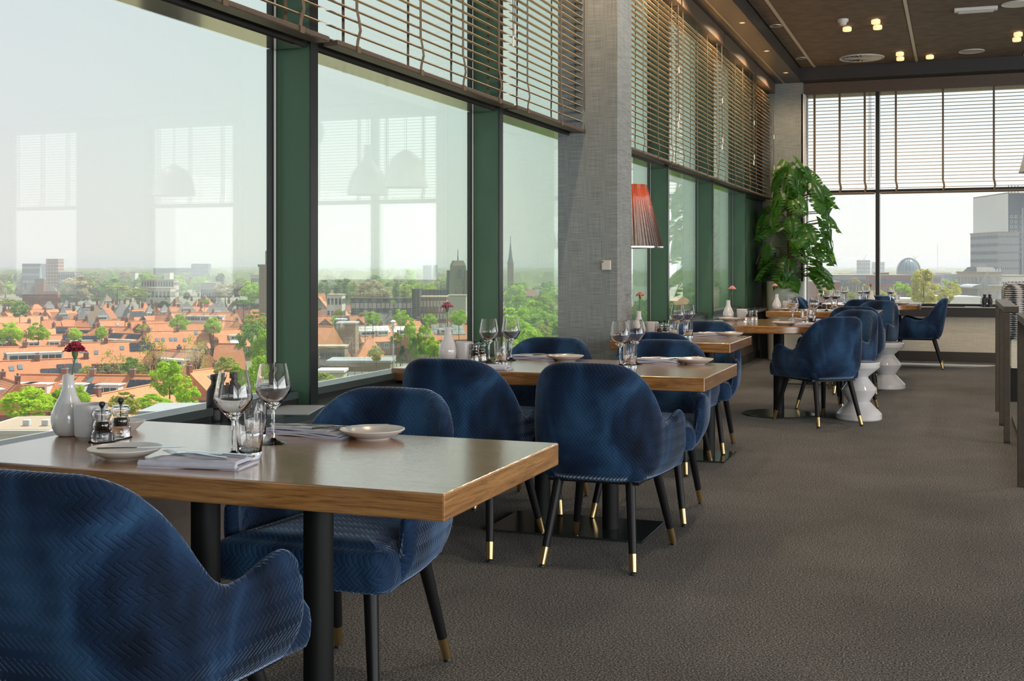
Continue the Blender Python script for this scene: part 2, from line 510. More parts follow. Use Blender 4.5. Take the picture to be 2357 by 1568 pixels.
# ------------------------------------------------------------------ mesh building
class MB:
    """collects vertices and faces; build() links them as one mesh object"""

    def __init__(s):
        s.v, s.f, s.mi, s.cur, s.uv = [], [], [], 0, None

    def mat(s, i):
        s.cur = i
        return s

    def add(s, vs, fs):
        o = len(s.v)
        s.v.extend([tuple(p) for p in vs])
        for f in fs:
            s.f.append(tuple(o + i for i in f))
            s.mi.append(s.cur)
        return s

    def box(s, x0, x1, y0, y1, z0, z1, M=None):
        vs = [(x, y, z) for z in (z0, z1) for y in (y0, y1) for x in (x0, x1)]
        if M is not None:
            vs = [M @ Vector(p) for p in vs]
        return s.add(vs, [(0, 2, 3, 1), (4, 5, 7, 6), (0, 1, 5, 4), (2, 6, 7, 3), (0, 4, 6, 2), (1, 3, 7, 5)])

    def tube(s, pts, radii, seg=10, cap=True, flat=1.0):
        pts = [Vector(p) for p in pts]
        if not hasattr(radii, '__len__'):
            radii = [radii] * len(pts)
        rings = []
        up = None
        for i, p in enumerate(pts):
            a = pts[max(0, i - 1)]
            b = pts[min(len(pts) - 1, i + 1)]
            t = (b - a)
            t = t.normalized() if t.length > 1e-9 else Vector((0, 0, 1))
            if up is None:
                up = Vector((0, 0, 1)) if abs(t.z) < 0.9 else Vector((1, 0, 0))
            n = (up - t * up.dot(t))
            n = n.normalized() if n.length > 1e-6 else t.orthogonal().normalized()
            bb = t.cross(n)
            up = n
            rings.append([p + (n * math.cos(q) * flat + bb * math.sin(q)) * radii[i] for q in [2 * PI * j / seg for j in range(seg)]])
        o = [x for r in rings for x in r]
        fs = []
        for i in range(len(rings) - 1):
            for j in range(seg):
                k = (j + 1) % seg
                fs.append((i * seg + j, i * seg + k, (i + 1) * seg + k, (i + 1) * seg + j))
        if cap:
            fs.append(tuple(reversed(range(seg))))
            fs.append(tuple(range((len(rings) - 1) * seg, len(rings) * seg)))
        return s.add(o, fs)

    def lathe(s, prof, seg=24, c=(0, 0, 0), sx=1.0, sy=1.0):
        """profile of (r, z); r=0 ends are closed to a point"""
        vs, idx = [], []
        for r, z in prof:
            if r < 1e-6:
                idx.append([len(vs)])
                vs.append((c[0], c[1], c[2] + z))
            else:
                idx.append(list(range(len(vs), len(vs) + seg)))
                for j in range(seg):
                    q = 2 * PI * j / seg
                    vs.append((c[0] + r * math.cos(q) * sx, c[1] + r * math.sin(q) * sy, c[2] + z))
        fs = []
        for a, b in zip(idx[:-1], idx[1:]):
            for j in range(seg):
                k = (j + 1) % seg
                if len(a) == 1 and len(b) == 1:
                    continue
                if len(a) == 1:
                    fs.append((a[0], b[k], b[j]))
                elif len(b) == 1:
                    fs.append((a[j], a[k], b[0]))
                else:
                    fs.append((a[j], a[k], b[k], b[j]))
        return s.add(vs, fs)

    def prism(s, outline, z0, z1):
        n = len(outline)
        vs = [(x, y, z0) for x, y in outline] + [(x, y, z1) for x, y in outline]
        fs = [tuple(reversed(range(n))), tuple(range(n, 2 * n))]
        for i in range(n):
            j = (i + 1) % n
            fs.append((i, j, n + j, n + i))
        return s.add(vs, fs)

    def build(s, name, mats, parent=None, smooth=None, bevel=0.0, segs=2, loc=None, rz=0.0):
        me = bpy.data.meshes.new(name)
        me.from_pydata(s.v, [], s.f)
        if not isinstance(mats, (list, tuple)):
            mats = [mats]
        for m in mats:
            me.materials.append(MAT[m])
        if len(mats) > 1:
            me.polygons.foreach_set('material_index', s.mi)
        if s.uv is not None:
            ul = me.uv_layers.new(name='UVMap')
            li = np.empty(len(me.loops), dtype=np.int32)
            me.loops.foreach_get('vertex_index', li)
            ul.data.foreach_set('uv', np.array(s.uv, dtype=np.float32)[li].ravel())
        if bevel > 0:
            bm = bmesh.new()
            bm.from_mesh(me)
            ed = [e_ for e_ in bm.edges if len(e_.link_faces) == 2 and e_.calc_face_angle(0) > 0.5]
            bmesh.ops.bevel(bm, geom=ed, offset=bevel, segments=segs, affect='EDGES', profile=0.5, clamp_overlap=True)
            bm.to_mesh(me)
            bm.free()
        if smooth:
            me.shade_smooth()
            if smooth is not True:
                me.set_sharp_from_angle(angle=math.radians(smooth))
        me.update()
        o = bpy.data.objects.new(name, me)
        COL.objects.link(o)
        if parent is not None:
            o.parent = parent
        if loc is not None:
            o.location = loc
        o.rotation_euler.z = rz
        return o


def tag(o, label=None, cat=None, group=None, kind=None):
    if label:
        o['label'] = label
    if cat:
        o['category'] = cat
    if group:
        o['group'] = group
    if kind:
        o['kind'] = kind
    return o


def empty(name, loc=(0, 0, 0), rz=0.0, parent=None):
    o = bpy.data.objects.new(name, None)
    COL.objects.link(o)
    o.location = loc
    o.rotation_euler.z = rz
    o.empty_display_size = 0.1
    if parent is not None:
        o.parent = parent
    return o


def thing(name, label, cat, loc=(0, 0, 0), rz=0.0, group=None):
    return tag(empty(name, loc, rz), label, cat, group)


KIDS = {}


def kids(o):
    return list(o.children)


def copy_tree(o, parent=None):
    c = o.copy()
    COL.objects.link(c)
    c.parent = parent
    for ch in kids(o):
        copy_tree(ch, c)
    return c


def link_copy(o, parent, loc=None, rz=None):
    c = o.copy()
    COL.objects.link(c)
    c.parent = parent
    if loc is not None:
        c.location = loc
    if rz is not None:
        c.rotation_euler.z = rz
    return c


def structure(name, mb, mats, **kw):
    return tag(mb.build(name, mats, **kw), kind='structure')


# ------------------------------------------------------------------ room shell
GX = -2.50            # glass plane of the long window front
FY = 16.40            # glass plane of the end window front
FINS = [4.12 + 2.055 * k for k in range(-4, 6)]
ZS, ZR, ZT, ZU = 0.68, 0.73, 2.06, 2.13

structure('floor', MB().box(-2.6, 11.2, -5.2, 16.6, -0.3, 0.0), 'carpet')
structure('wall_right', MB().box(11.0, 11.2, -5.2, 16.6, 0, 3.95), 'room_wall')
structure('wall_back', MB().box(-2.6, 11.2, -5.2, -5.0, 0, 3.95), 'room_wall')

# wall under the long window front, with its sill board
wl = structure('wall_left', MB().box(-2.60, -2.46, -5.0, 16.2, 0, 0.64), 'under_wall')
structure('trim_1', MB().box(-2.55, -2.27, -5.0, 15.98, 0.64, ZS), 'sill_stone', bevel=0.004)
structure('trim_2', MB().box(-2.60, -2.36, -5.0, 16.6, 3.60, 3.95), 'dark_paint')
structure('baseboard_left', MB().box(-2.46, -2.44, -5.0, 16.1, 0, 0.10), 'dark_skirting')

# ceiling: backing slab, boards with recessed joints, light strips
cl = tag(empty('ceiling'), kind='structure')
MB().box(-2.6, 11.2, -5.2, 16.6, 3.80, 3.95).build('backing_slab', 'dark_paint', cl)
xs = [-1.88, -1.71, -0.465, 0.775, 2.015, 3.255]
ys = [15.90, 14.63, 13.33, 12.01, 10.70, 9.40]
for i in range(5):
    a, b = xs[i], xs[i + 1]
    x0 = a + (0.0 if i == 0 else 0.021)
    x1 = b - 0.021
    for j in range(5):
        y1, y0 = ys[j] - 0.008, ys[j + 1] + 0.008
        MB().box(x0 - (x0 + x1) / 2, x1 - (x0 + x1) / 2, -(y1 - y0) / 2, (y1 - y0) / 2, 0, 0.035).build(
            'ceiling_board', 'ceiling_board', cl, bevel=0.004, segs=1, loc=((x0 + x1) / 2, (y0 + y1) / 2, 3.76))
    if i:
        MB().box(a - 0.017, a + 0.017, 9.40, 15.90, 3.757, 3.79).build('light_strip', 'light_strip', cl)
MB().box(-1.88, 11.0, -5.0, 9.392, 3.76, 3.80).build('far_boards', 'ceiling_board', cl)
MB().box(3.28, 11.0, 9.40, 15.9, 3.76, 3.80).build('far_boards', 'ceiling_board', cl)
structure('trim_3', MB().box(-1.9, 11.0, 15.90, 16.2, 3.60, 3.80), 'dark_paint')
sof = tag(empty('ceiling_soffit'), kind='structure')
MB().box(-2.36, -2.135, -5.0, 16.2, 3.60, 3.79).build('soffit_board', 'soffit_wood', sof)
MB().box(-2.105, -1.89, -5.0, 16.2, 3.60, 3.79).build('soffit_board', 'soffit_wood', sof)
MB().box(-2.133, -2.107, -5.0, 16.2, 3.604, 3.62).build('light_strip', 'strip_metal', sof)

# wallpapered pillar between the windows and the pilaster in the far corner
pil = tag(empty('pillar'), kind='structure')
MB().box(-2.44, -2.04, 7.50, 7.86, 0, 3.60).build('shaft', 'wallpaper', pil)
MB().box(-2.446, -2.034, 7.494, 7.866, 0, 0.09).build('skirting', 'dark_skirting', pil)

PX = [(-2.6, -1.88), (1.10, 2.14), (4.40, 5.60), (7.26, 8.60), (10.1, 11.2)]
for i, (a, b) in enumerate(PX):
    wb = MB().box(a, b, 16.10 if i == 0 else 16.2, 16.44, 0, 3.80)
    structure('wall_end_pier', wb, 'wallpaper')
wall_far = structure('wall_far', MB().box(-1.88, 11.0, 16.2, 16.5, 0, 0.57), 'wallpaper_beige')
structure('trim_4', MB().box(-1.88, 11.0, 16.13, 16.5, 0.57, 0.69), 'dark_paint', bevel=0.004)
structure('trim_5', MB().box(-1.88, 11.0, 16.12, 16.14, 0.683, 0.694), 'strip_metal')
structure('baseboard_far', MB().box(-1.88, 11.0, 16.17, 16.2, 0, 0.125), 'dark_skirting')
structure('trim_6', MB().box(-1.88, 11.0, 16.2, 16.6, 3.45, 3.80), 'pelmet_wood')

# long window front: one window per bay
for k in range(len(FINS) - 1):
    ya, yb = FINS[k] + 0.05, FINS[k + 1]
    w = tag(empty('window_%d' % (k + 1), (GX, ya, 0)), kind='structure')
    L = yb - ya
    m = MB().box(0, 0.10, 0, L - 0.0, ZS, ZR)                        # bottom rail
    m.box(-0.02, 0.003, L - 0.038, L - 0.022, ZR, ZT)                 # post
    m.box(0, 0.14, 0, L, ZT + 0.004, ZU)                              # transom
    m.box(-0.02, 0.003, L - 0.038, L - 0.022, ZU, 3.6)
    m.box(0.0, 0.004, L - 0.004, L, ZR, 3.6)
    m.build('frame', 'frame_dark', w)
    MB().box(0.1, 0.104, 0.0, L, ZS + 0.022, ZR + 0.0).build('rail_face', 'frame_rail', w)
    MB().box(0.003, 0.135, 0.0, L - 0.03, ZT - 0.002, ZT + 0.003).build('transom_underside', 'mirror_metal', w)
    MB().box(-0.01, 0.003, L - 0.0215, L - 0.005, ZR, ZT).build('gasket', 'gasket', w)
    MB().box(-0.01, 0.003, L - 0.0215, L - 0.005, ZU, 3.6).build('gasket', 'gasket', w)
    MB().box(-0.012, 0.0, 0.0, L - 0.03, ZR, ZT).build('pane', 'pane_green', w)
    MB().box(-0.012, 0.0, 0.0, L - 0.03, ZU, 3.6).build('pane', 'pane_green', w)
    if k < len(FINS) - 1:
        f = MB().box(-0.012, 0.150, L, L + 0.05, ZS, 3.6).build('fin', 'green_paint', w)
        MB().box(0.150, 0.156, L - 0.003, L + 0.053, ZS, 3.6).build('fin_edge', 'frame_dark', f)
# closed green panel in the last bay
w = tag(empty('window_10', (GX, FINS[-1] + 0.05, 0)), kind='structure')
L = 16.1 - FINS[-1] - 0.05
MB().box(-0.06, 0.02, 0, L, ZS, 3.6).build('panel', 'green_paint', w)
MB().box(0.0, 0.14, 0, L, ZT, ZU).build('transom', 'frame_dark', w)
MB().box(0.0, 0.10, L - 0.06, L, ZS, 3.6).build('post', 'frame_dark', w)

# end window front
n = 11
for (a, b, mull) in ((-1.88, 1.10, (-0.955,)), (2.14, 4.40, (3.2,)), (5.60, 7.26, ()), (8.60, 10.1, ())):
    w = tag(empty('window_%d' % n, (0, FY, 0)), kind='structure')
    n += 1
    m = MB().box(a, b, -0.06, 0.05, 0.69, 0.725)
    m.box(a, a + 0.03, -0.06, 0.05, 0.725, 3.45).box(b - 0.03, b, -0.06, 0.05, 0.725, 3.45)
    m.box(a, b, -0.03, 0.05, 2.16, 2.20)
    m.build('frame', 'frame_dark', w)
    for mx in mull:
        MB().box(mx - 0.024, mx + 0.024, -0.16, 0.05, 0.69, 3.6).build('mullion', 'frame_dark', w)
    if a < -1:
        MB().box(a - 0.02, a + 0.022, -0.30, -0.07, 0.69, 3.45).build('jamb_strip', 'white_paint', w)
    es = [a] + list(mull) + [b]
    for p, q in zip(es[:-1], es[1:]):
        MB().box(p + 0.02, q - 0.02, 0.0, 0.012, 0.72, 2.165).build('pane', 'pane_clear', w)
        MB().box(p + 0.02, q - 0.02, 0.0, 0.012, 2.195, 3.46).build('pane', 'pane_clear', w)


# ------------------------------------------------------------------ blinds
def blind(label, group, loc, rz, length, z0, z1, tapes, tilt=0.0, top=True, pitch=0.044, cord_at=None, head=0.14):
    """local x runs along the blind, the room is on local -y"""
    b = thing('venetian_blind', label, 'blind', loc, rz, group)
    MB().box(0, length, -0.035, 0.035, z0, z0 + 0.022).build('bottom_rail', 'pelmet_wood', b, bevel=0.004, segs=1)
    MB().box(0, length, -0.065, 0.045, z1 - head, z1).build('pelmet', 'pelmet_wood', b, bevel=0.003, segs=1)
    sl = MB()
    ca, sa = math.cos(tilt) * 0.0225, math.sin(tilt) * 0.0225
    t2 = 0.0015
    sl.add([(x, y, z) for x in (0, length) for (y, z) in ((-ca, -sa - t2), (0, 0.004 - t2), (ca, sa - t2), (ca, sa + t2), (0, 0.004 + t2), (-ca, -sa + t2))],
           [(0, 1, 7, 6), (1, 2, 8, 7), (2, 3, 9, 8), (3, 4, 10, 9), (4, 5, 11, 10), (5, 0, 6, 11), (5, 4, 3, 2, 1, 0), (6, 7, 8, 9, 10, 11)])
    n_ = int((z1 - head - z0 - 0.03) / pitch)
    first = None
    for i in range(n_):
        z = z0 + 0.03 + pitch * (i + 0.35) + (0.0 if i > 1 else -0.012 * (2 - i))
        if first is None:
            first = sl.build('slat', 'blind_slat', b, loc=(0, 0, z))
        else:
            link_copy(first, b, (0, 0, z))
    for tx in tapes:
        # front and back ladder tapes; the slack near the bottom bulges a little
        for sy in (-1, 1):
            tp = MB()
            zz = [z0 + 0.005 + (z1 - head - z0) * q for q in (0, 0.03, 0.06, 0.09, 0.12, 0.2, 1.0)]
            off = [0, 0.006, 0.020, 0.012, 0.0, 0, 0]
            vs, fs = [], []
            for z, o_ in zip(zz, off):
                for dx in (-0.011, 0.011):
                    vs.append((tx + dx + o_ * 0.8, sy * 0.031 + sy * o_ * 0.4 - 0.0007, z))
                    vs.append((tx + dx + o_ * 0.8, sy * 0.031 + sy * o_ * 0.4 + 0.0007, z))
            for i in range(len(zz) - 1):
                q = 4 * i
                fs += [(q, q + 2, q + 6, q + 4), (q + 1, q + 5, q + 7, q + 3), (q, q + 4, q + 5, q + 1), (q + 2, q + 3, q + 7, q + 6)]
            tp.add(vs, fs)
            tp.build('ladder_tape', 'blind_tape', b)
        MB().box(tx - 0.012, tx + 0.018, -0.040, -0.034, z0 - 0.004, z0 + 0.022).build('tape_clip', 'blind_tape', b)
    if cord_at:
        for cx_, lens in cord_at:
            c = MB().tube([(cx_, -0.05, z1 - head), (cx_ + 0.004, -0.055, z1 - head - lens)], 0.0022, 6).build('pull_cord', 'blind_cord', b)
            MB().lathe([(0, 0), (0.007, 0.004), (0.006, 0.05), (0.003, 0.06), (0, 0.06)], 8, (cx_ + 0.004, -0.055, z1 - head - lens - 0.05)).build('toggle', 'cord_toggle', c, smooth=40)
    return b


for k in range(len(FINS)):
    if FINS[k] < 1.0:
        continue
    ya = FINS[k] + 0.056
    yb = (FINS[k + 1] - 0.012) if k + 1 < len(FINS) else 16.02
    if k == len(FINS) - 1:
        nm = 'fully opened wooden blind before the green panel beside the corner pier'
    else:
        nm = {2: 'wooden blind over the nearest big pane, only its lower end in view',
              3: 'dark slatted wooden blind with four tape pairs over the second pane',
              4: 'wooden blind over the third pane, running behind the grey pillar',
              5: 'tan sunlit wooden blind just past the grey pillar, above the lampshade',
              6: 'tan wooden blind over the second pane past the grey pillar',
              7: 'tan wooden blind over the third pane past the grey pillar',
              8: 'narrow-looking wooden blind over the last glass pane before the corner'}.get(
                  int(round((FINS[k] - 4.12) / 2.055)) + 4 - 1, 'wooden blind over a pane of the long window front')
    Ln = yb - ya
    blind(nm, 'wooden blinds along the long window front', (-2.29, ya, 0), PI / 2, Ln, 2.075, 3.60,
          [0.16, Ln * 0.39, Ln * 0.64, Ln - 0.22] if Ln > 1.8 else [0.2, Ln - 0.2], 0.26,
          cord_at=[(Ln - 0.06, 0.55), (Ln - 0.045, 0.95), (Ln - 0.075, 1.02)])
gB = 'wooden blinds of the end windows'
blind('wooden blind beside the corner pier behind the tall plant', gB, (-1.85, 16.27, 0), 0, 0.86, 2.135, 3.60, [0.10, 0.42, 0.735], 0.0, cord_at=[(0.80, 0.45), (0.815, 1.05), (0.79, 1.12)])
blind('wide wooden blind filling the end window at the far right', gB, (-0.92, 16.27, 0), 0, 1.98, 2.135, 3.60, [0.19, 0.76, 1.36, 1.86], 0.0)
blind('wooden blind of the second end window mirrored in the glass', gB, (2.17, 16.27, 0), 0, 1.0, 2.135, 3.60, [0.2, 0.8], 0.0)
blind('wooden blind right of the slim mullion, mirrored in the glass', gB, (3.23, 16.27, 0), 0, 1.14, 2.135, 3.60, [0.2, 0.9], 0.0)
blind('wooden blind of the third end window mirrored in the near pane', gB, (5.63, 16.27, 0), 0, 1.6, 2.135, 3.60, [0.2, 0.8, 1.4], 0.0)
blind('wooden blind of the fourth end window mirrored in the near pane', gB, (8.63, 16.27, 0), 0, 1.44, 2.135, 3.60, [0.2, 0.72, 1.25], 0.0)

# ------------------------------------------------------------------ ceiling fittings
t = thing('smoke_detector', 'white smoke detector beside the amber lamps on the ceiling', 'smoke detector', (-1.10, 12.90, 3.76))
MB().lathe([(0, -0.03), (0.052, -0.03), (0.055, -0.022), (0.055, 0), (0, 0)], 20).build('base', 'white_paint', t, smooth=35)
MB().lathe([(0, -0.062), (0.026, -0.062), (0.036, -0.05), (0.040, -0.03), (0, -0.03)], 20).build('sensor_head', 'white_paint', t, smooth=35)
lamp_xy = [(-1.09, 13.28, 'single amber glass ceiling lamp beneath the smoke detector'),
           (-0.78, 12.98, 'upper amber glass ceiling lamp right of the smoke detector'),
           (-0.78, 13.29, 'lower amber glass ceiling lamp right of the smoke detector'),
           (-0.63, 15.06, 'upper amber glass ceiling lamp right of the round air grille'),
           (-0.64, 15.41, 'lower amber glass ceiling lamp right of the round air grille'),
           (-0.30, 15.40, 'single amber glass ceiling lamp beside the white round disc'),
           (0.63, 14.22, 'upper amber glass ceiling lamp at the right edge of the ceiling'),
           (0.63, 14.54, 'lower amber glass ceiling lamp at the right edge of the ceiling')]
first = None
for x, y, lb in lamp_xy:
    if first is None:
        first = thing('ceiling_lamp', lb, 'ceiling lamp', (x, y, 3.76), 0, 'amber glass ceiling lamps')
        MB().lathe([(0, 0), (0.03, 0), (0.03, -0.012), (0, -0.012)], 16).build('mount', 'strip_metal', first, smooth=30)
        MB().lathe([(0, -0.055), (0.040, -0.055), (0.046, -0.048), (0.046, -0.018), (0.041, -0.012), (0, -0.012)], 20).build('glass_shade', 'amber_glass', first, smooth=35)
        c = first
    else:
        c = copy_tree(first)
        c.location = (x, y, 3.76)
        c['label'] = lb
t = thing('air_grille', 'round white swirl air grille in the ceiling', 'air grille', (-1.09, 15.36, 3.76))
MB().lathe([(0.235, -0.006), (0.262, -0.014), (0.27, -0.004), (0.27, 0), (0.235, 0)], 40).build('rim', 'white_paint', t, smooth=40)
MB().lathe([(0, -0.002), (0.236, -0.002), (0.236, 0), (0, 0)], 40).build('backing', 'frame_dark', t)
MB().lathe([(0, -0.02), (0.05, -0.016), (0.055, -0.006), (0, -0.006)], 20).build('hub', 'white_paint', t, smooth=40)
vane = MB().add([(0.05, -0.012, -0.004), (0.235, -0.014, -0.004), (0.235, 0.022, -0.016), (0.05, 0.010, -0.014), (0.05, -0.012, -0.001), (0.235, -0.014, -0.001), (0.235, 0.022, -0.013), (0.05, 0.010, -0.011)],
                [(0, 1, 2, 3), (7, 6, 5, 4), (0, 4, 5, 1), (1, 5, 6, 2), (2, 6, 7, 3), (3, 7, 4, 0)])
v0 = vane.build('vane', 'white_paint', t)
for i in range(1, 22):
    link_copy(v0, t, rz=2 * PI * i / 22)
for (x, y, r, lb) in ((0.17, 15.33, 0.145, 'plain white round disc on the ceiling beside the end windows'), (0.56, 12.70, 0.15, 'white round speaker cut by the right picture edge near the emergency light')):
    t = thing('ceiling_speaker', lb, 'speaker', (x, y, 3.76), 0)
    MB().lathe([(r * 0.86, -0.004), (r, -0.010), (r, 0), (r * 0.86, 0)], 36).build('rim', 'white_paint', t, smooth=40)
    MB().lathe([(0, -0.005), (r * 0.87, -0.005), (r * 0.87, 0), (0, 0)], 36).build('cover', 'ceramic_matte', t, smooth=40)
t = thing('emergency_light', 'white oblong emergency light on the ceiling', 'light', (0.18, 12.76, 3.76))
MB().box(-0.20, 0.20, -0.045, 0.045, -0.035, 0).build('housing', 'white_paint', t, bevel=0.006)
MB().box(-0.165, 0.165, -0.032, 0.032, -0.05, -0.035).build('diffuser', 'ceramic_matte', t, bevel=0.008)
for (x, y, lb) in ((-1.75, 12.99, 'dark recessed spotlight beside the near end of the light strip'), (-1.74, 15.13, 'dark recessed spotlight at the far end of the light strip')):
    t = thing('recessed_spotlight', lb, 'spotlight', (x - 0.045, y, 3.76), 0, 'recessed spotlights')
    MB().lathe([(0.045, -0.004), (0.068, -0.008), (0.07, 0), (0.045, 0)], 24).build('ring', 'strip_metal', t, smooth=40)
    MB().lathe([(0, -0.002), (0.046, -0.002), (0.046, 0), (0, 0)], 24).build('recess', 'frame_dark', t)
for (x, y, lb) in ((-1.985, 10.3, 'small glowing downlight in the dark soffit, out of view above'), (-1.975, 11.91, 'first small orange downlight in the dark soffit from the top of the picture'),
                   (-1.98, 13.57, 'middle small orange downlight in the dark soffit'), (-1.98, 15.19, 'last small orange downlight in the dark soffit by the corner')):
    t = thing('downlight', lb, 'downlight', (x, y, 3.60), 0, 'orange downlights in the soffit')
    MB().lathe([(0.022, -0.003), (0.032, -0.006), (0.034, 0), (0.022, 0)], 20).build('ring', 'strip_metal', t, smooth=40)
    MB().lathe([(0, -0.002), (0.023, -0.002), (0.023, 0), (0, 0)], 20).build('bulb', 'spot_bulb', t)
# warm fill spots: some sit at the amber lamps, others are added without fittings
for (x, y) in ((-1.09, 13.28), (-0.63, 15.06), (0.63, 14.22), (-0.2, 4.5), (-1.0, 7.6), (-0.3, 10.4), (1.8, 8.5), (4.5, 12.0), (1.2, 1.5)):
    l = bpy.data.lights.new('ceiling_spot', 'SPOT')
    l.energy = 75
    l.color = (1.0, 0.84, 0.68)
    l.spot_size = math.radians(150)
    l.spot_blend = 0.6
    l.shadow_soft_size = 0.04
    lo = bpy.data.objects.new('ceiling_spot', l)
    COL.objects.link(lo)
    lo.location = (x, y, 3.69)

for y in (4.6, 6.9, 9.2, 10.3, 11.91, 13.57, 15.19):
    l = bpy.data.lights.new('downlight_beam', 'SPOT')
    l.energy = 42
    l.color = (1.0, 0.72, 0.44)
    l.spot_size = math.radians(165)
    l.spot_blend = 0.5
    l.shadow_soft_size = 0.025
    lo = bpy.data.objects.new('downlight_beam', l)
    COL.objects.link(lo)
    lo.location = (-1.98, y, 3.585)

# thermostat on the pillar
t = thing('thermostat', 'small cream square thermostat on the grey pillar', 'thermostat', (-2.109, 7.50, 1.218))
MB().box(-0.029, 0.029, -0.026, 0, -0.031, 0.031).build('housing', 'plaster', t, bevel=0.004)
MB().add([(-0.024, -0.0266, 0.026), (-0.012, -0.0266, 0.026), (-0.024, -0.0266, 0.014), (-0.024, -0.0255, 0.026), (-0.012, -0.0255, 0.026), (-0.024, -0.0255, 0.014)],
         [(0, 2, 1), (3, 4, 5), (0, 1, 4, 3), (1, 2, 5, 4), (2, 0, 3, 5)]).build('corner_mark', 'frame_dark', t)


# ------------------------------------------------------------------ dining chairs
def pchip(xs_, ys_, x):
    xs_, ys_ = np.array(xs_), np.array(ys_)
    h = np.diff(xs_)
    dl = np.diff(ys_) / h
    m = np.zeros(len(xs_))
    for i in range(1, len(xs_) - 1):
        if dl[i - 1] * dl[i] > 0:
            w1, w2 = 2 * h[i] + h[i - 1], h[i] + 2 * h[i - 1]
            m[i] = (w1 + w2) / (w1 / dl[i - 1] + w2 / dl[i])
    m[0], m[-1] = dl[0], dl[-1]
    i = int(np.clip(np.searchsorted(xs_, x) - 1, 0, len(h) - 1))
    t_ = (x - xs_[i]) / h[i]
    return float((2 * t_**3 - 3 * t_**2 + 1) * ys_[i] + (t_**3 - 2 * t_**2 + t_) * h[i] * m[i] + (-2 * t_**3 + 3 * t_**2) * ys_[i + 1] + (t_**3 - t_**2) * h[i] * m[i + 1])


HX = [0, .11, .16, .205, .25, .292, .335, .375, .42, .465, .54, .592, .624, .642, .652]
HZ = [.834, .832, .822, .800, .760, .706, .640, .596, .575, .579, .600, .610, .600, .578, .545]
SL = 0.652


def chair_shell():
    th = 0.046

    def plan(s):
        sg, a = (1 if s >= 0 else -1), abs(s)
        if a < 0.078:
            p, n_ = (a, -0.27), (0, -1)
        elif a < 0.3607:
            q = (a - 0.078) / 0.18 - PI / 2
            p, n_ = (0.078 + 0.18 * math.cos(q), -0.09 + 0.18 * math.sin(q)), (math.cos(q), math.sin(q))
        else:
            w_ = (a - 0.3607) / 0.2913
            p, n_ = (0.258 + 0.028 * w_ * (2 - w_), -0.09 + 0.29 * w_), (1, -0.10 * (1 - w_))
        return Vector((sg * p[0], p[1], 0)), Vector((sg * n_[0], n_[1], 0))

    ss = list(np.linspace(-SL, SL, 81))
    caps = [(-SL, q) for q in (90, 60, 30)] + [(s_, 0) for s_ in ss] + [(SL, q) for q in (30, 60, 90)]
    v, uv, ring = [], [], None
    n_out, n_top, n_in = 13, 6, 8
    rings = []
    for s_, cap in caps:
        a = abs(s_)
        P_, N_ = plan(s_)
        H = pchip(HX, HZ, a)
        back = max(0.0, 1 - a / 0.42)
        back = back * back * (3 - 2 * back)
        ext = math.sin(math.radians(cap)) * th * 0.5
        shr = math.cos(math.radians(cap))
        fwd = Vector((0, 1, 0)) * ext
        t_ = th * (0.9 + 0.25 * back)
        z0 = 0.352

        def place(off, z):
            lean = (z - 0.45) * (0.17 * back) if z > 0.45 else 0.0
            low = max(0.0, (0.47 - z) / 0.12)
            inward = 0.04 * low * low
            flare = 0.012 * max(0.0, min(1.0, (z - 0.36) / 0.2)) * (1 - back)
            q = P_ + N_ * (off - inward * (1.0 if off > -th * 0.5 else 0.6) + flare)
            q = q + Vector((0, -lean, z)) + fwd
            if cap:
                q.z = z - (1 - shr) * 0.012 * (1 if z > 0.45 else -1)
            return q
        r_ = []
        mid = -t_ / 2
        Ho = H - t_ / 2
        for i in range(n_out):
            z = z0 + (Ho - z0) * i / (n_out - 1)
            bulge = 0.006 * math.sin(PI * i / (n_out - 1))
            r_.append((place(mid + (t_ / 2 + bulge) * shr, z), (s_, z)))
        for i in range(1, n_top + 1):
            q = PI * i / (n_top + 1)
            r_.append((place(mid + t_ / 2 * math.cos(q) * shr, Ho + t_ / 2 * math.sin(q)), (s_, Ho + 0.03 * i / n_top)))
        for i in range(n_in):
            z = Ho + (0.40 - Ho) * i / (n_in - 1)
            r_.append((place(mid - t_ / 2 * shr, z), (s_, Ho + 0.04 + (Ho - z))))
        rings.append(len(r_))
        v += [x[0] for x in r_]
        uv += [x[1] for x in r_]
    n_ = rings[0]
    f = []
    for i in range(len(caps) - 1):
        for j in range(n_):
            k = (j + 1) % n_
            f.append((i * n_ + j, (i + 1) * n_ + j, (i + 1) * n_ + k, i * n_ + k))
    f.append(tuple(range(n_)))
    f.append(tuple(reversed(range((len(caps) - 1) * n_, len(caps) * n_))))
    m = MB()
    m.add(v, f)
    m.uv = uv
    return m


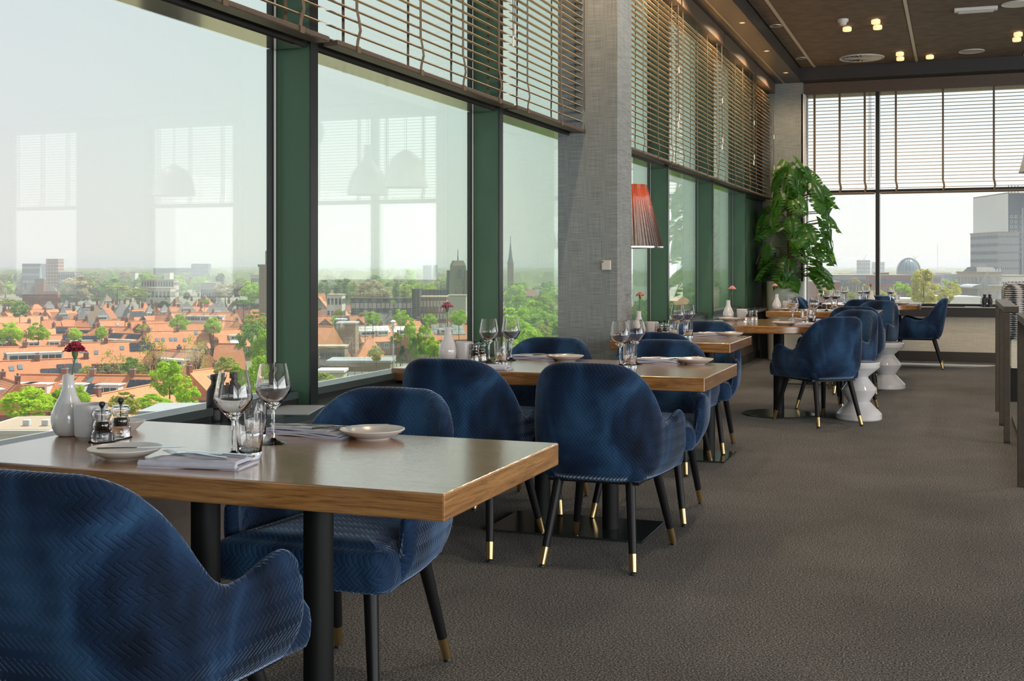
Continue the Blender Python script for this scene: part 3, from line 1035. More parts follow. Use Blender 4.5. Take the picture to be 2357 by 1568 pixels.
def chair_seat():
    # a padded cushion: rounded slab with a crowned top
    m = MB()
    nx, ny = 18, 20
    lay = []
    prof = [(-0.030, 0.352), (-0.008, 0.358), (0.0, 0.378), (0.002, 0.41), (-0.002, 0.438), (-0.012, 0.456), (-0.032, 0.466)]

    def outline(off):
        pts = []
        x1, y0, y1, r = 0.270, -0.225, 0.325, 0.055
        for (cx_, cy_, a0) in ((x1 - r, y1 - r, 0), (-x1 + r, y1 - r, 90), (-x1 + r, y0 + r, 180), (x1 - r, y0 + r, 270)):
            for i in range(9):
                q = math.radians(a0 + i * 90 / 8)
                x = cx_ + max(0.004, r + off) * math.cos(q)
                y = cy_ + max(0.004, r + off) * math.sin(q)
                if y < 0.16:
                    x *= 0.80 + 0.20 * max(0, (y - 0.06) / 0.10) if y > 0.06 else 0.80
                pts.append((x, y))
        return pts
    vs, uv = [], []
    rings = [(o_, z) for o_, z in prof] + [(-0.06, 0.472), (-0.066, 0.4725)]
    for i, (o_, z) in enumerate(rings):
        for (x, y) in outline(o_):
            vs.append((x, y, z))
            uv.append((x, y * 0.9 + 0.1 + z))
    n_ = 36
    # inner rings scaled towards the centre
    for sc, z in ((0.72, 0.479), (0.42, 0.482), (0.15, 0.483)):
        for (x, y) in outline(-0.066):
            xx, yy = x * sc, 0.03 + (y - 0.03) * sc
            vs.append((xx, yy, z))
            uv.append((xx, yy * 0.9 + 0.1 + z))
    R_ = len(rings) + 3
    f = []
    for i in range(R_ - 1):
        for j in range(n_):
            k = (j + 1) % n_
            f.append((i * n_ + j, i * n_ + k, (i + 1) * n_ + k, (i + 1) * n_ + j))
    f.append(tuple(reversed(range(n_))))
    f.append(tuple(range((R_ - 1) * n_, R_ * n_)))
    m.add(vs, f)
    m.uv = uv
    return m


def make_chair():
    c = empty('dining_chair')
    chair_shell().build('back_shell', 'velvet', c, smooth=True)
    chair_seat().build('seat', 'velvet', c, smooth=True)
    MB().box(-0.19, 0.19, -0.19, 0.24, 0.338, 0.356).build('seat_frame', 'black_wood', c)
    for (sx, top, foot) in ((1, (0.165, 0.20), (0.225, 0.295)), (-1, (0.165, 0.20), (0.225, 0.295)), (1, (0.15, -0.17), (0.19, -0.275)), (-1, (0.15, -0.17), (0.19, -0.275))):
        a = Vector((sx * top[0], top[1], 0.35))
        b = Vector((sx * foot[0], foot[1], 0.0))
        at_ = lambda z: b + (a - b) * (z / 0.35)
        lg = MB().tube([at_(0.345), at_(0.075)], [0.021, 0.0155], 14).build('leg', 'black_wood', c, smooth=50)
        MB().tube([at_(0.078), at_(0.012)], [0.0162, 0.0140], 14).build('ferrule', 'brass', lg, smooth=50)
        MB().tube([at_(0.013), at_(0.004), at_(0.0)], [0.007, 0.013, 0.013], 12).build('glide', 'black_rubber', lg, smooth=50)
    return c


CH = [  # x, y, facing (degrees), label
    (-1.64, 2.12, 0, 'blue velvet armchair nearest the camera, seen from behind, cut by the picture bottom'),
    (-1.66, 3.15, 180, 'blue velvet armchair facing us across the nearest table, beside the white napkin'),
    (-1.985, 4.89, 0, 'blue velvet armchair with its back to us at the second table, window side'),
    (-1.380, 4.89, 0, 'blue velvet armchair with its back to us at the second table, aisle side'),
    (-2.020, 5.85, 180, 'blue velvet armchair beyond the second table, in front of the grey pillar'),
    (-1.415, 5.85, 180, 'blue velvet armchair beyond the second table, at its aisle end'),
    (-1.65, 7.14, 0, 'blue velvet armchair on the near side of the third table, mostly hidden by others'),
    (-1.62, 7.99, 180, 'blue velvet armchair beyond the third table, before the round table'),
    (-0.99, 9.57, 39, 'blue velvet armchair turned towards the round table, in front of the white zigzag stool'),
    (-0.93, 10.56, 150, 'light blue lit armchair on the far side of the round table'),
    (-0.92, 11.98, 6, 'dark-backed blue armchair behind the round table, at the fourth table'),
    (-0.88, 13.48, 158, 'blue armchair across the fourth table with its lit outer side to the aisle'),
    (-0.98, 14.42, 0, 'blue armchair with its wide back to us at the round corner table'),
    (-0.42, 15.12, 90, 'blue armchair seen in profile before the end window wall'),
    (-0.93, 15.70, 180, 'blue armchair tight under the end windows behind the corner table'),
    (-1.52, 15.05, -90, 'blue armchair in profile beside the plant pot, facing the corner table'),
]
ch0 = None
for (x, y, a, lb) in CH:
    if ch0 is None:
        ch0 = make_chair()
        c = ch0
    else:
        c = copy_tree(ch0)
    c.location = (x, y, 0)
    c.rotation_euler.z = math.radians(a)
    tag(c, lb, 'chair', 'blue velvet dining armchairs')


# ------------------------------------------------------------------ tables
def rect_table(label, x0, x1, y0, y1, plate, cols=(-0.165, 0.165), pcx=None):
    cx_, cy_ = (x0 + x1) / 2, (y0 + y1) / 2
    t_ = thing('dining_table', label, 'table', (cx_, cy_, 0), 0, 'rectangular oak tables')
    MB().box(x0 - cx_, x1 - cx_, y0 - cy_, y1 - cy_, 0.692, 0.75).build('tabletop', 'oak', t_, bevel=0.004, segs=2)
    ox = 0 if pcx is None else pcx - cx_
    MB().box(ox - plate[0], ox + plate[0], -plate[1], plate[1], 0, 0.010).build('base_plate', 'base_plate', t_, bevel=0.002, segs=1)
    for q in cols:
        MB().tube([(ox + q, 0, 0.009), (ox + q, 0, 0.688)], 0.0375, 28).build('column', 'black_metal', t_, smooth=50)
    MB().box(ox - 0.28, ox + 0.28, -0.2, 0.2, 0.684, 0.692).build('top_plate', 'black_metal', t_)
    return t_


rect_table('nearest oak table with two place settings and twin black columns', -2.335, -0.985, 2.275, 3.035, (0.36, 0.24), pcx=-1.655)
rect_table('second oak table with four settings and a square black base plate', -2.42, -0.98, 4.98, 5.77, (0.37, 0.22), pcx=-1.66)
rect_table('third oak table standing against the grey pillar', -2.015, -1.27, 7.235, 8.04, (0.30, 0.22), pcx=-1.64)
rect_table('fourth oak table, straight edged, between round table and corner table', -1.82, -0.72, 12.42, 13.20, (0.36, 0.24))


def round_table(label, x, y, r, br):
    t_ = thing('round_table', label, 'table', (x, y, 0), 0, 'round oak tables')
    MB().lathe([(0, 0.692), (r - 0.006, 0.692), (r, 0.698), (r, 0.744), (r - 0.005, 0.75), (0, 0.75)], 72).build('tabletop', 'oak', t_, smooth=30)
    MB().lathe([(0, 0.0), (br, 0.0), (br, 0.008), (br - 0.004, 0.012), (0, 0.012)], 56).build('base_disc', 'base_plate', t_, smooth=30)
    MB().tube([(0, 0, 0.011), (0, 0, 0.688)], 0.043, 32).build('column', 'black_metal', t_, smooth=50)
    MB().box(-0.2, 0.2, -0.2, 0.2, 0.684, 0.692).build('top_plate', 'black_metal', t_)


round_table('round oak table on a black column and disc base behind the third table', -1.36, 10.0, 0.64, 0.29)
round_table('round oak corner table under the end windows', -0.97, 15.20, 0.58, 0.28)

# ------------------------------------------------------------------ white zigzag stools
ZP = [(0, 0), (.172, 0), (.178, .008), (.176, .045), (.170, .052), (.088, .135), (.082, .140), (.136, .225), (.139, .236), (.134, .246), (.074, .325), (.072, .335), (.080, .345), (.158, .408), (.162, .416), (.162, .446), (.155, .454), (0, .452)]
for i, (x, y, lb) in enumerate(((-0.725, 9.93, 'glossy white zigzag stool beside the armchair at the round table'), (-0.645, 12.50, 'glossy white zigzag stool farther away, by the fourth table'))):
    if i == 0:
        st = MB().lathe(ZP, 48).build('zigzag_stool', 'stool_gloss', smooth=28)
        s_ = st
    else:
        s_ = link_copy(st, None)
    s_.location = (x, y, 0)
    tag(s_, lb, 'stool', 'white zigzag stools')


# ------------------------------------------------------------------ things on the tables
TZ = 0.75


def wine_glass():
    m = MB()
    out = [(0, 0.0), (.036, 0.0), (.037, .0015), (.030, .004), (.012, .008), (.0055, .014), (.0042, .03), (.0042, .075), (.0055, .088), (.012, .095), (.030, .114), (.044, .134), (.0470, .142), (.0462, .150), (.040, .185), (.0345, .210)]
    inn = [(.0336, .2105), (.0391, .185), (.0452, .150), (.0455, .143), (.0425, .1365), (.028, .1175), (.012, .104), (0, .1005)]
    return m.lathe(out + inn, 36)


def tumbler():
    return MB().lathe([(0, 0), (.026, 0), (.0285, .003), (.030, .02), (.0325, .06), (.0325, .112), (.0318, .1125), (.0310, .112), (.0308, .06), (.0285, .022), (.024, .0165), (0, .0155)], 36)


def vase():
    return MB().lathe([(0, 0), (.024, 0), (.032, .003), (.043, .022), (.0465, .045), (.044, .065), (.034, .090), (.022, .113), (.0165, .135), (.0155, .166), (.0145, .168), (.0130, .166), (.0135, .135), (.018, .115), (.03, .09), (.039, .06), (.036, .02), (0, .008)], 36)


def cup():
    return MB().lathe([(0, .004), (.026, .004), (.028, 0), (.033, 0), (.036, .006), (.041, .010), (.0425, .02), (.0445, .092), (.0435, .095), (.0420, .093), (.0402, .02), (0, .014)], 36)


def plate():
    return MB().lathe([(0, 0), (.046, 0), (.048, .003), (.056, .006), (.080, .017), (.0885, .0245), (.0880, .0262), (.079, .0205), (.058, .0105), (.050, .0085), (0, .008)], 48)


def dish():
    return MB().lathe([(0, 0), (.022, 0), (.025, .003), (.050, .026), (.049, .0275), (.024, .007), (0, .006)], 32)


def napkin():
    m = MB()
    # a folded cloth: stacked, slightly wavy layers joined by round folds
    L_, W_ = 0.125, 0.055
    nx = 14
    lay = [(0.0012, 1.0, 0.0), (0.0060, 0.98, 0.006), (0.0108, 0.95, -0.004), (0.0160, 0.78, 0.018)]
    for li, (z, sc, sh) in enumerate(lay):
        vs, fs = [], []
        for i in range(nx + 1):
            x = -L_ + 2 * L_ * i / nx
            for j, y in enumerate((-W_, -W_ * 0.5, 0, W_ * 0.5, W_)):
                wv = 0.0014 * math.sin(31 * x + li * 1.7) + (0.002 if abs(y) > W_ * 0.9 else 0.0) * math.cos(20 * x)
                vs.append((x * sc + sh, y * (sc * 0.6 + 0.4) + 0.002 * math.sin(18 * x + li), z + wv + 0.0023))
        for i in range(nx + 1):
            for j, y in enumerate((-W_, -W_ * 0.5, 0, W_ * 0.5, W_)):
                x0_, y0_, z0_ = vs[i * 5 + j]
                vs.append((x0_, y0_, max(0.0, z0_ - 0.0042)))
        o = (nx + 1) * 5
        for i in range(nx):
            for j in range(4):
                a, b, c_, d = i * 5 + j, i * 5 + j + 1, (i + 1) * 5 + j + 1, (i + 1) * 5 + j
                fs.append((a, d, c_, b))
                fs.append((o + a, o + b, o + c_, o + d))
            fs.append((i * 5, o + i * 5, o + i * 5 + 5, i * 5 + 5))
            fs.append((i * 5 + 4, i * 5 + 9, o + i * 5 + 9, o + i * 5 + 4))
        for j in range(4):
            fs.append((j, j + 1, o + j + 1, o + j))
            q = nx * 5
            fs.append((q + j, o + q + j, o + q + j + 1, q + j + 1))
        m.add(vs, fs)
    # rounded fold along one long side
    m.tube([(-L_ * 0.98, -W_ + 0.004, 0.0085), (L_ * 0.96, -W_ + 0.004, 0.0085)], 0.0082, 12)
    return m


def fork():
    m = MB()
    m.tube([(-.095, 0, .002), (-.06, 0, .003), (0.0, 0, .006), (.03, 0, .005)], [.0045, .0042, .0026, .0032], 8, flat=0.6)
    m.tube([(.028, 0, .005), (.045, 0, .003), (.058, 0, .003)], [.0035, .0100, .0115], 10, flat=0.22)
    for q in (-.0088, -.003, .003, .0088):
        m.tube([(.056, q, .003), (.075, q, .003), (.098, q * 0.95, .007)], [.0019, .0017, .0009], 6)
    return m


def knife():
    m = MB()
    m.tube([(-.105, 0, .0035), (-.06, 0, .004), (-.012, 0, .0035)], [.0048, .0046, .0034], 8, flat=0.65)
    m.tube([(-.014, 0, .0035), (.02, .001, .003), (.075, .0015, .003), (.104, 0, .003)], [.0035, .0085, .0085, .0015], 8, flat=0.16)
    return m


def mill_parts(t_, kind):
    MB().lathe([(0, .0), (.0265, 0), (.027, .003), (.0265, .022), (.0245, .026), (.0215, .030), (.0235, .038), (.0240, .044), (.0205, .052), (.0195, .055), (.0200, .058), (.0245, .066), (.0255, .074), (.021, .083), (.009, .0865), (.004, .0865), (.004, .083), (.0185, .0795), (.0225, .073), (.0215, .066), (.0172, .058), (.0166, .055), (.0176, .052), (.0210, .044), (.0205, .038), (.0185, .031), (.0175, .028), (0, .0275)], 28).build('body', 'glass', t_, smooth=40)
    MB().lathe([(0, .0285), (.0168, .0285), (.0192, .040), (.0165, .050), (0, .050)], 18).build('filling', kind, t_, smooth=40)
    MB().tube([(0, 0, .045), (0, 0, .086)], .0016, 8).build('shaft', 'frame_dark', t_)
    MB().lathe([(0, .0865), (.004, .0865), (.0045, .090), (.0078, .094), (.0085, .099), (.006, .1035), (0, .105)], 18).build('knob', 'black_rubber', t_, smooth=40)


def carnation(m_stem, lean, h, petal, z0=0.02):
    """stem from the vase mouth up to the bloom, calyx and ruffled petals"""
    tip = Vector((lean[0], lean[1], h))
    mid = Vector((lean[0] * 0.35, lean[1] * 0.35, h * 0.6))
    st = MB().tube([(0, 0, z0), mid, tip - Vector((0, 0, 0.022))], [.0022, .002, .0026], 7)
    for sg in (1, -1):
        st.tube([mid, mid + Vector((0.012 * sg, 0.004, 0.012)), mid + Vector((0.02 * sg, 0.006, 0.020))], [.0018, .0014, .0004], 5)
    r_ = random.Random(int(h * 9999))
    cal = MB().lathe([(0, -.028), (.0035, -.026), (.0078, -.016), (.0092, -.004), (.0095, .002), (0, .002)], 12, tuple(tip))
    pet = MB()
    for ly in range(5):
        R0 = (.030, .027, .022, .016, .010)[ly]
        zz = (0.000, .006, .012, .017, .021)[ly]
        n_ = 26
        vs = []
        for i in range(n_):
            q = 2 * PI * i / n_ + ly
            rr = R0 * (1 + 0.10 * math.sin(5 * q + ly) + 0.12 * r_.uniform(-1, 1))
            vs.append((tip.x + .006 * math.cos(q), tip.y + .006 * math.sin(q), tip.z + zz * 0.5 - 0.004))
            vs.append((tip.x + rr * 0.6 * math.cos(q), tip.y + rr * 0.6 * math.sin(q), tip.z + zz + 0.001 + .0025 * math.sin(9 * q)))
            vs.append((tip.x + rr * math.cos(q), tip.y + rr * math.sin(q), tip.z + zz - 0.003 + 0.0045 * math.sin(13 * q + ly) + 0.002 * r_.uniform(-1, 1)))
        o = len(vs)
        vs += [(x, y, z - 0.0008) for x, y, z in vs]
        fs = []
        for i in range(n_):
            k = (i + 1) % n_
            for j in (0, 1):
                fs.append((3 * i + j, 3 * i + j + 1, 3 * k + j + 1, 3 * k + j))
                fs.append((o + 3 * i + j, o + 3 * k + j, o + 3 * k + j + 1, o + 3 * i + j + 1))
            fs.append((3 * i + 2, o + 3 * i + 2, o + 3 * k + 2, 3 * k + 2))
        pet.add(vs, fs)
    return st, cal, pet


PROTO = {}


def put(name, cat, mb, mat, label, x, y, z=TZ, rz=0.0, group=None, smooth=40):
    """one-mesh thing standing at x, y"""
    if name in PROTO:
        o = link_copy(PROTO[name], None)
    else:
        o = mb().build(name, mat, smooth=smooth)
        PROTO[name] = o
    o.location = (x, y, z)
    o.rotation_euler = (0, 0, rz)
    for k_ in ('label', 'category', 'group'):
        if k_ in o:
            del o[k_]
    tag(o, label, cat, group)
    return o


G_W, G_T, G_P, G_N = 'wine glasses on the tables', 'water tumblers on the tables', 'side plates on the tables', 'folded napkins on the tables'
R = math.radians


def glass(lb, x, y):
    return put('wine_glass', 'wine glass', wine_glass, 'glass', lb, x, y, group=G_W)


def tumb(lb, x, y):
    return put('water_tumbler', 'tumbler', tumbler, 'glass', lb, x, y, group=G_T)


def plt(lb, x, y):
    return put('side_plate', 'plate', plate, 'stoneware', lb, x, y, group=G_P)


def nap(lb, x, y, a):
    return put('linen_napkin', 'napkin', napkin, 'linen', lb, x, y, rz=R(a), group=G_N, smooth=50)


def frk(lb, x, y, z, a):
    return put('table_fork', 'fork', fork, 'steel', lb, x, y, z, R(a), 'forks on the napkins', 60)


def knf(lb, x, y, z, a, tilt=0.0):
    o = put('table_knife', 'knife', knife, 'steel', lb, x, y, z, R(a), 'knives of the place settings', 60)
    o.rotation_euler.y = tilt
    return o


def cupt(lb, x, y):
    return put('tealight_cup', 'tealight cup', cup, 'ceramic_matte', lb, x, y, group='white tealight cups')


def mill(lb, x, y, kind):
    t_ = thing('pepper_mill' if kind == 'pepper' else 'salt_mill', lb, 'spice mill', (x, y, TZ + 0.004), 0, 'clear spice mills')
    key = 'mill_' + kind
    if key in PROTO:
        for ch in kids(PROTO[key]):
            link_copy(ch, t_)
    else:
        mill_parts(t_, kind)
        PROTO[key] = t_
    return t_


def tray(lb, x, y, a):
    return put('glass_tray', 'tray', lambda: MB().box(-.058, .058, -.030, .030, 0.0, .0035), 'glass', lb, x, y, rz=R(a), group='small glass trays under the spice mills', smooth=None)


def flower(lb, x, y, lean, h, petal, blob='carnation'):
    t_ = thing('carnation', lb, 'flower', (x, y, TZ + 0.004), 0)
    st, ca, pe = carnation(None, lean, h, petal)
    st.build('stem', 'stem_green', t_, smooth=60)
    ca.build('calyx', 'calyx', t_, smooth=60)
    pe.build('petals', petal, t_, smooth=60)
    return t_


def vas(lb, x, y):
    return put('bud_vase', 'vase', vase, 'ceramic', lb, x, y, group='white bud vases')


# nearest table
vas('white bud vase at the window end of the nearest table', -2.295, 2.70)
flower('dark red carnation with cream edges in the vase on the nearest table', -2.295, 2.70, (0.012, 0.012), 0.232, 'petal_dark')
cupt('white tealight cup between vase and mills on the nearest table', -2.195, 2.67)
tray('glass tray under the mills on the nearest table', -2.130, 2.67, 97)
mill('clear pepper mill with dark peppercorns on the nearest table', -2.122, 2.625, 'pepper')
mill('clear salt mill behind the pepper mill on the nearest table', -2.133, 2.715, 'salt')
put('sauce_dish', 'dish', dish, 'stoneware', 'small grey dish behind the mills on the nearest table', -2.215, 2.85)
plt('side plate with a knife at the camera side of the nearest table', -1.90, 2.435)
knf('butter knife lying on the side plate at the camera side of the nearest table', -1.852, 2.437, TZ + 0.024, 28)
nap('folded napkin with fork beside the camera-side plate on the nearest table', -1.67, 2.405, 8)
frk('fork with upturned tines on the camera-side napkin of the nearest table', -1.675, 2.405, TZ + 0.022, 172)
knf('knife beside the fork on the camera-side napkin of the nearest table', -1.635, 2.44, TZ + 0.022, 172)
glass('wine glass beside the binoculars, at the left of the pair on the nearest table', -1.665, 2.545)
glass('wine glass at the right of the pair on the nearest table', -1.69, 2.77)
tumb('water tumbler in front of the wine glasses on the nearest table', -1.612, 2.535)
tumb('water tumbler between the two wine glasses on the nearest table', -1.765, 2.80)
nap('folded napkin in front of the far chair on the nearest table', -1.68, 2.955, 176)
frk('fork on the far napkin of the nearest table', -1.64, 2.955, TZ + 0.022, 4)
knf('knife on the far napkin of the nearest table', -1.69, 2.935, TZ + 0.022, 4)
plt('side plate with a knife on its rim in front of the far chair, nearest table', -1.487, 2.945)
knf('butter knife resting on the rim of the far plate, nearest table', -1.545, 2.93, TZ + 0.028, 20, -0.06)

# second table
vas('white bud vase at the window end of the second table', -2.33, 5.43)
flower('mauve carnation standing tall in the vase on the second table', -2.33, 5.43, (-0.006, 0.0), 0.262, 'petal_mauve')
cupt('white tealight cup beside the vase on the second table', -2.255, 5.46)
tray('glass tray under the mills on the second table', -2.19, 5.475, 75)
mill('clear pepper mill with dark peppercorns on the second table', -2.195, 5.44, 'pepper')
mill('clear salt mill beside the pepper mill on the second table', -2.19, 5.51, 'salt')
glass('wine glass before the green fin on the second table', -2.12, 5.44)
glass('wine glass before the far window-side chair on the second table', -2.055, 5.57)
tumb('water tumbler in front of the window-side wine glasses, second table', -2.005, 5.30)
tumb('water tumbler beside the mills between the window-side wine glasses, second table', -2.10, 5.57)
nap('folded napkin before the far window-side chair, second table', -1.975, 5.69, 176)
frk('fork on the napkin at the far window side of the second table', -1.95, 5.69, TZ + 0.022, 4)
plt('side plate at the middle of the far edge, second table', -1.80, 5.66)
knf('butter knife resting on the middle plate, second table', -1.86, 5.65, TZ + 0.027, 24, -0.05)
nap('folded napkin hidden behind the window-side chair back, second table', -2.0, 5.06, 4)
glass('left wine glass of the pair at the aisle half of the second table', -1.455, 5.40)
glass('right wine glass of the pair at the aisle half of the second table', -1.425, 5.56)
tumb('nearer water tumbler under the aisle-half wine glasses, second table', -1.385, 5.31)
tumb('farther water tumbler under the aisle-half wine glasses, second table', -1.455, 5.57)
nap('folded napkin before the far aisle-side chair, second table', -1.36, 5.68, 176)
frk('fork on the aisle-half napkin of the second table', -1.33, 5.68, TZ + 0.022, 4)
plt('side plate at the aisle end of the second table', -1.165, 5.68)
knf('butter knife resting on the aisle-end plate, second table', -1.225, 5.665, TZ + 0.027, 24, -0.05)

# third table
vas('grey-white bud vase half hidden by the pillar edge, third table', -1.955, 7.72)
flower('dusty pink carnation beside the pillar edge, third table', -1.955, 7.72, (0.004, 0.02), 0.265, 'petal_salmon')
cupt('white tealight cup hidden behind the wine glasses, third table', -1.88, 7.80)
mill('clear pepper mill peeping over the chair back, third table', -1.82, 7.74, 'pepper')
mill('clear salt mill peeping over the chair back, third table', -1.80, 7.80, 'salt')
glass('left wine glass of the pair on the third table', -1.69, 7.70)
glass('right wine glass of the pair on the third table', -1.655, 7.84)
tumb('left water tumbler on the third table', -1.73, 7.74)
tumb('right water tumbler on the third table', -1.615, 7.66)
nap('folded napkin before the far chair, third table', -1.53, 7.93, 176)
frk('fork on the napkin of the third table', -1.51, 7.93, TZ + 0.022, 4)
plt('side plate near the aisle end of the third table', -1.395, 7.92)
knf('butter knife on the plate of the third table', -1.43, 7.91, TZ + 0.027, 24, -0.05)

# round table
vas('white bud vase at the window side of the round table', -1.83, 10.33)
flower('pale pink drooping carnation on the round table', -1.83, 10.33, (0.03, 0.02), 0.265, 'petal_pink')
plt('side plate before the vase on the round table', -1.79, 10.14)
cupt('white tealight cup beside the vase on the round table', -1.715, 10.34)
tray('glass tray under the mills on the round table', -1.63, 10.24, 40)
mill('clear pepper mill on the round table', -1.645, 10.23, 'pepper')
mill('clear salt mill on the round table', -1.60, 10.28, 'salt')
plt('side plate at the camera side of the round table', -1.265, 9.56)
glass('tall wine glass at the camera side of the round table', -1.22, 9.78)
tumb('water tumbler right of the tall wine glass, round table', -1.15, 9.98)
nap('folded napkin in front of the turned chair, round table', -1.10, 9.62, 36)
glass('wine glass behind the tumblers on the round table', -1.09, 10.06)
tumb('water tumbler under the right wine glass, round table', -1.13, 10.34)
nap('folded napkin on the far side of the round table', -1.20, 10.42, 165)

# fourth table
vas('white bud vase at the end of the fourth table, before the pot', -1.75, 12.72)
flower('salmon pink carnation before the plant pot, fourth table', -1.75, 12.72, (-0.02, 0.0), 0.25, 'petal_pink')
cupt('white tealight cup beside the vase on the fourth table', -1.655, 12.80)
mill('clear pepper mill on the fourth table', -1.60, 12.72, 'pepper')
mill('clear salt mill on the fourth table', -1.57, 12.78, 'salt')
plt('side plate at the window end of the fourth table', -1.60, 12.56)
glass('left wine glass on the fourth table', -1.245, 12.70)
glass('right wine glass on the fourth table', -1.17, 12.84)
tumb('water tumbler before the right wine glass, fourth table', -1.165, 12.66)
plt('side plate in the middle of the fourth table', -1.16, 13.03)
nap('folded napkin at the camera edge of the fourth table', -1.08, 12.50, 2)

# corner table
glass('leftmost wine glass of the corner table', -1.28, 15.20)
glass('wine glass left of the mullion on the corner table', -1.09, 15.06)
glass('wine glass half behind the vase on the corner table', -1.03, 15.32)
glass('wine glass at the aisle end of the corner table', -0.74, 15.12)
tumb('water tumbler left of the vase on the corner table', -1.06, 14.92)
tumb('water tumbler at the aisle end of the corner table', -0.66, 15.05)
tumb('water tumbler beside the leftmost wine glass, corner table', -1.38, 15.10)
vas('white bud vase before the mullion on the corner table', -0.96, 15.10)
flower('red and yellow carnation before the mullion on the corner table', -0.96, 15.10, (-0.008, 0), 0.225, 'petal_salmon')
plt('side plate at the aisle end of the corner table', -0.60, 14.90)
nap('folded napkin at the aisle edge of the corner table', -0.52, 15.06, 20)
plt('side plate at the camera edge of the corner table', -0.86, 14.78)


# ------------------------------------------------------------------ binoculars
def binoculars(label, x, y, z, rz):
    b = thing('binoculars', label, 'binoculars', (x, y, z), rz, 'black binoculars on the sills')
    for sx in (-0.036, 0.036):
        MB().lathe([(0, 0), (.027, 0), (.028, .004), (.0265, .035), (.024, .040), (.0265, .044), (.0275, .05), (.0275, .100), (.025, .106), (.021, .112), (0, .112)], 24, (sx, 0, 0)).build('barrel', 'black_rubber', b, smooth=40)
        MB().tube([(sx, 0, .108), (sx * 0.86, -0.006, .124), (sx * 0.84, -0.008, .130)], [.021, .0165, .0165], 20).build('prism_housing', 'black_rubber', b, smooth=45)
        MB().lathe([(0, .126), (.0165, .126), (.0165, .140), (.0195, .143), (.0195, .158), (.016, .160), (.013, .156), (0, .156)], 22, (sx * 0.84, -0.008, 0)).build('eyepiece', 'black_rubber', b, smooth=40)
        MB().lathe([(0, -.0), (.024, -.0), (.024, .001), (0, .001)], 20, (sx, 0, -0.0005)).build('lens', 'lens_glass', b)
    MB().box(-0.03, 0.03, -0.008, 0.008, 0.055, 0.10).build('bridge', 'black_rubber', b, bevel=0.003)
    MB().lathe([(0, .096), (.009, .096), (.009, .122), (0, .122)], 18).build('focus_wheel', 'black_rubber', b, smooth=40)
    return b


bn = binoculars('black binoculars standing on the window sill behind the nearest table', -2.375, 3.58, ZS + 0.002, 0.5)
c = copy_tree(bn)
c.location = (0.36, 16.19, 0.694)
c.rotation_euler.z = 0.2
c['label'] = 'black binoculars standing on the end window sill near the metal divider'
bk = MB().box(-0.10, 0.10, -0.14, 0.14, 0, 0.004).build('view_leaflet', 'paper', bevel=0.001, segs=1)
bk.location = (-2.32, 3.92, ZS)
bk.rotation_euler.z = 0.3
tag(bk, 'flat grey leaflet lying on the sill beside the binoculars', 'leaflet')
bk = MB().box(-0.10, 0.10, -0.035, 0.035, 0, 0.004).build('view_leaflet', 'paper', bevel=0.001, segs=1)
bk.location = (0.20, 16.17, 0.694)
tag(bk, 'flat pale leaflet on the end window sill beside the binoculars', 'leaflet')

# ------------------------------------------------------------------ lamps
t = thing('floor_lamp', 'lamp with a metallic conical shade glowing orange, behind the grey pillar', 'lamp', (-2.13, 8.14, 0))
m = MB().lathe([(.235, 1.34), (.206, 1.45), (.177, 1.56), (.148, 1.67), (.120, 1.775), (.118, 1.775), (.146, 1.67), (.175, 1.56), (.204, 1.45), (.2325, 1.34)], 240)
m.v = [(x * (1 + 0.012 * math.sin(60 * math.atan2(y, x))), y * (1 + 0.012 * math.sin(60 * math.atan2(y, x))), z) for x, y, z in m.v]
m.build('shade', 'lamp_shade', t, smooth=True)
MB().lathe([(.236, 1.336), (.238, 1.338), (.238, 1.348), (.2345, 1.348)], 64).build('shade_rim', 'steel', t, smooth=30)
MB().tube([(0, 0, 0.018), (0, 0, 1.70)], 0.011, 14).build('pole', 'bronze', t, smooth=50)
MB().lathe([(0, 0), (.13, 0), (.13, .012), (.02, .02), (0, .02)], 36).build('base', 'bronze', t, smooth=30)
MB().lathe([(0, 1.60), (.022, 1.61), (.030, 1.65), (.022, 1.69), (0, 1.70)], 16).build('bulb', 'spot_bulb', t, smooth=True)
MB().tube([(-0.119, 0, 1.745), (0.119, 0, 1.745)], 0.003, 6).build('spider', 'bronze', t)
l = bpy.data.lights.new('lamp_bulb', 'POINT')
l.energy = 14
l.color = (1.0, 0.55, 0.25)
l.shadow_soft_size = 0.03
lo = bpy.data.objects.new('lamp_bulb', l)
COL.objects.link(lo)
lo.location = (-2.13, 8.14, 1.71)


def pendant(label, x, y, zb, prof, mat='pendant_grey'):
    t_ = thing('pendant_lamp', label, 'pendant lamp', (x, y, 0))
    MB().lathe([(r_, zb + z_) for r_, z_ in prof] + [(r_ - 0.004, zb + z_) for r_, z_ in reversed(prof)], 44).build('shade', mat, t_, smooth=60)
    top = zb + max(z_ for _, z_ in prof)
    MB().tube([(0, 0, top - 0.05), (0, 0, 3.75)], 0.006, 8).build('cable', 'frame_dark', t_)
    MB().lathe([(0, 3.72), (.05, 3.72), (.05, 3.76), (0, 3.76)], 18).build('ceiling_cup', 'frame_dark', t_)
    MB().lathe([(0, zb + .06), (.03, zb + .08), (.035, zb + .11), (.02, zb + .15), (0, zb + .15)], 14).build('bulb', 'ceramic_matte', t_, smooth=True)


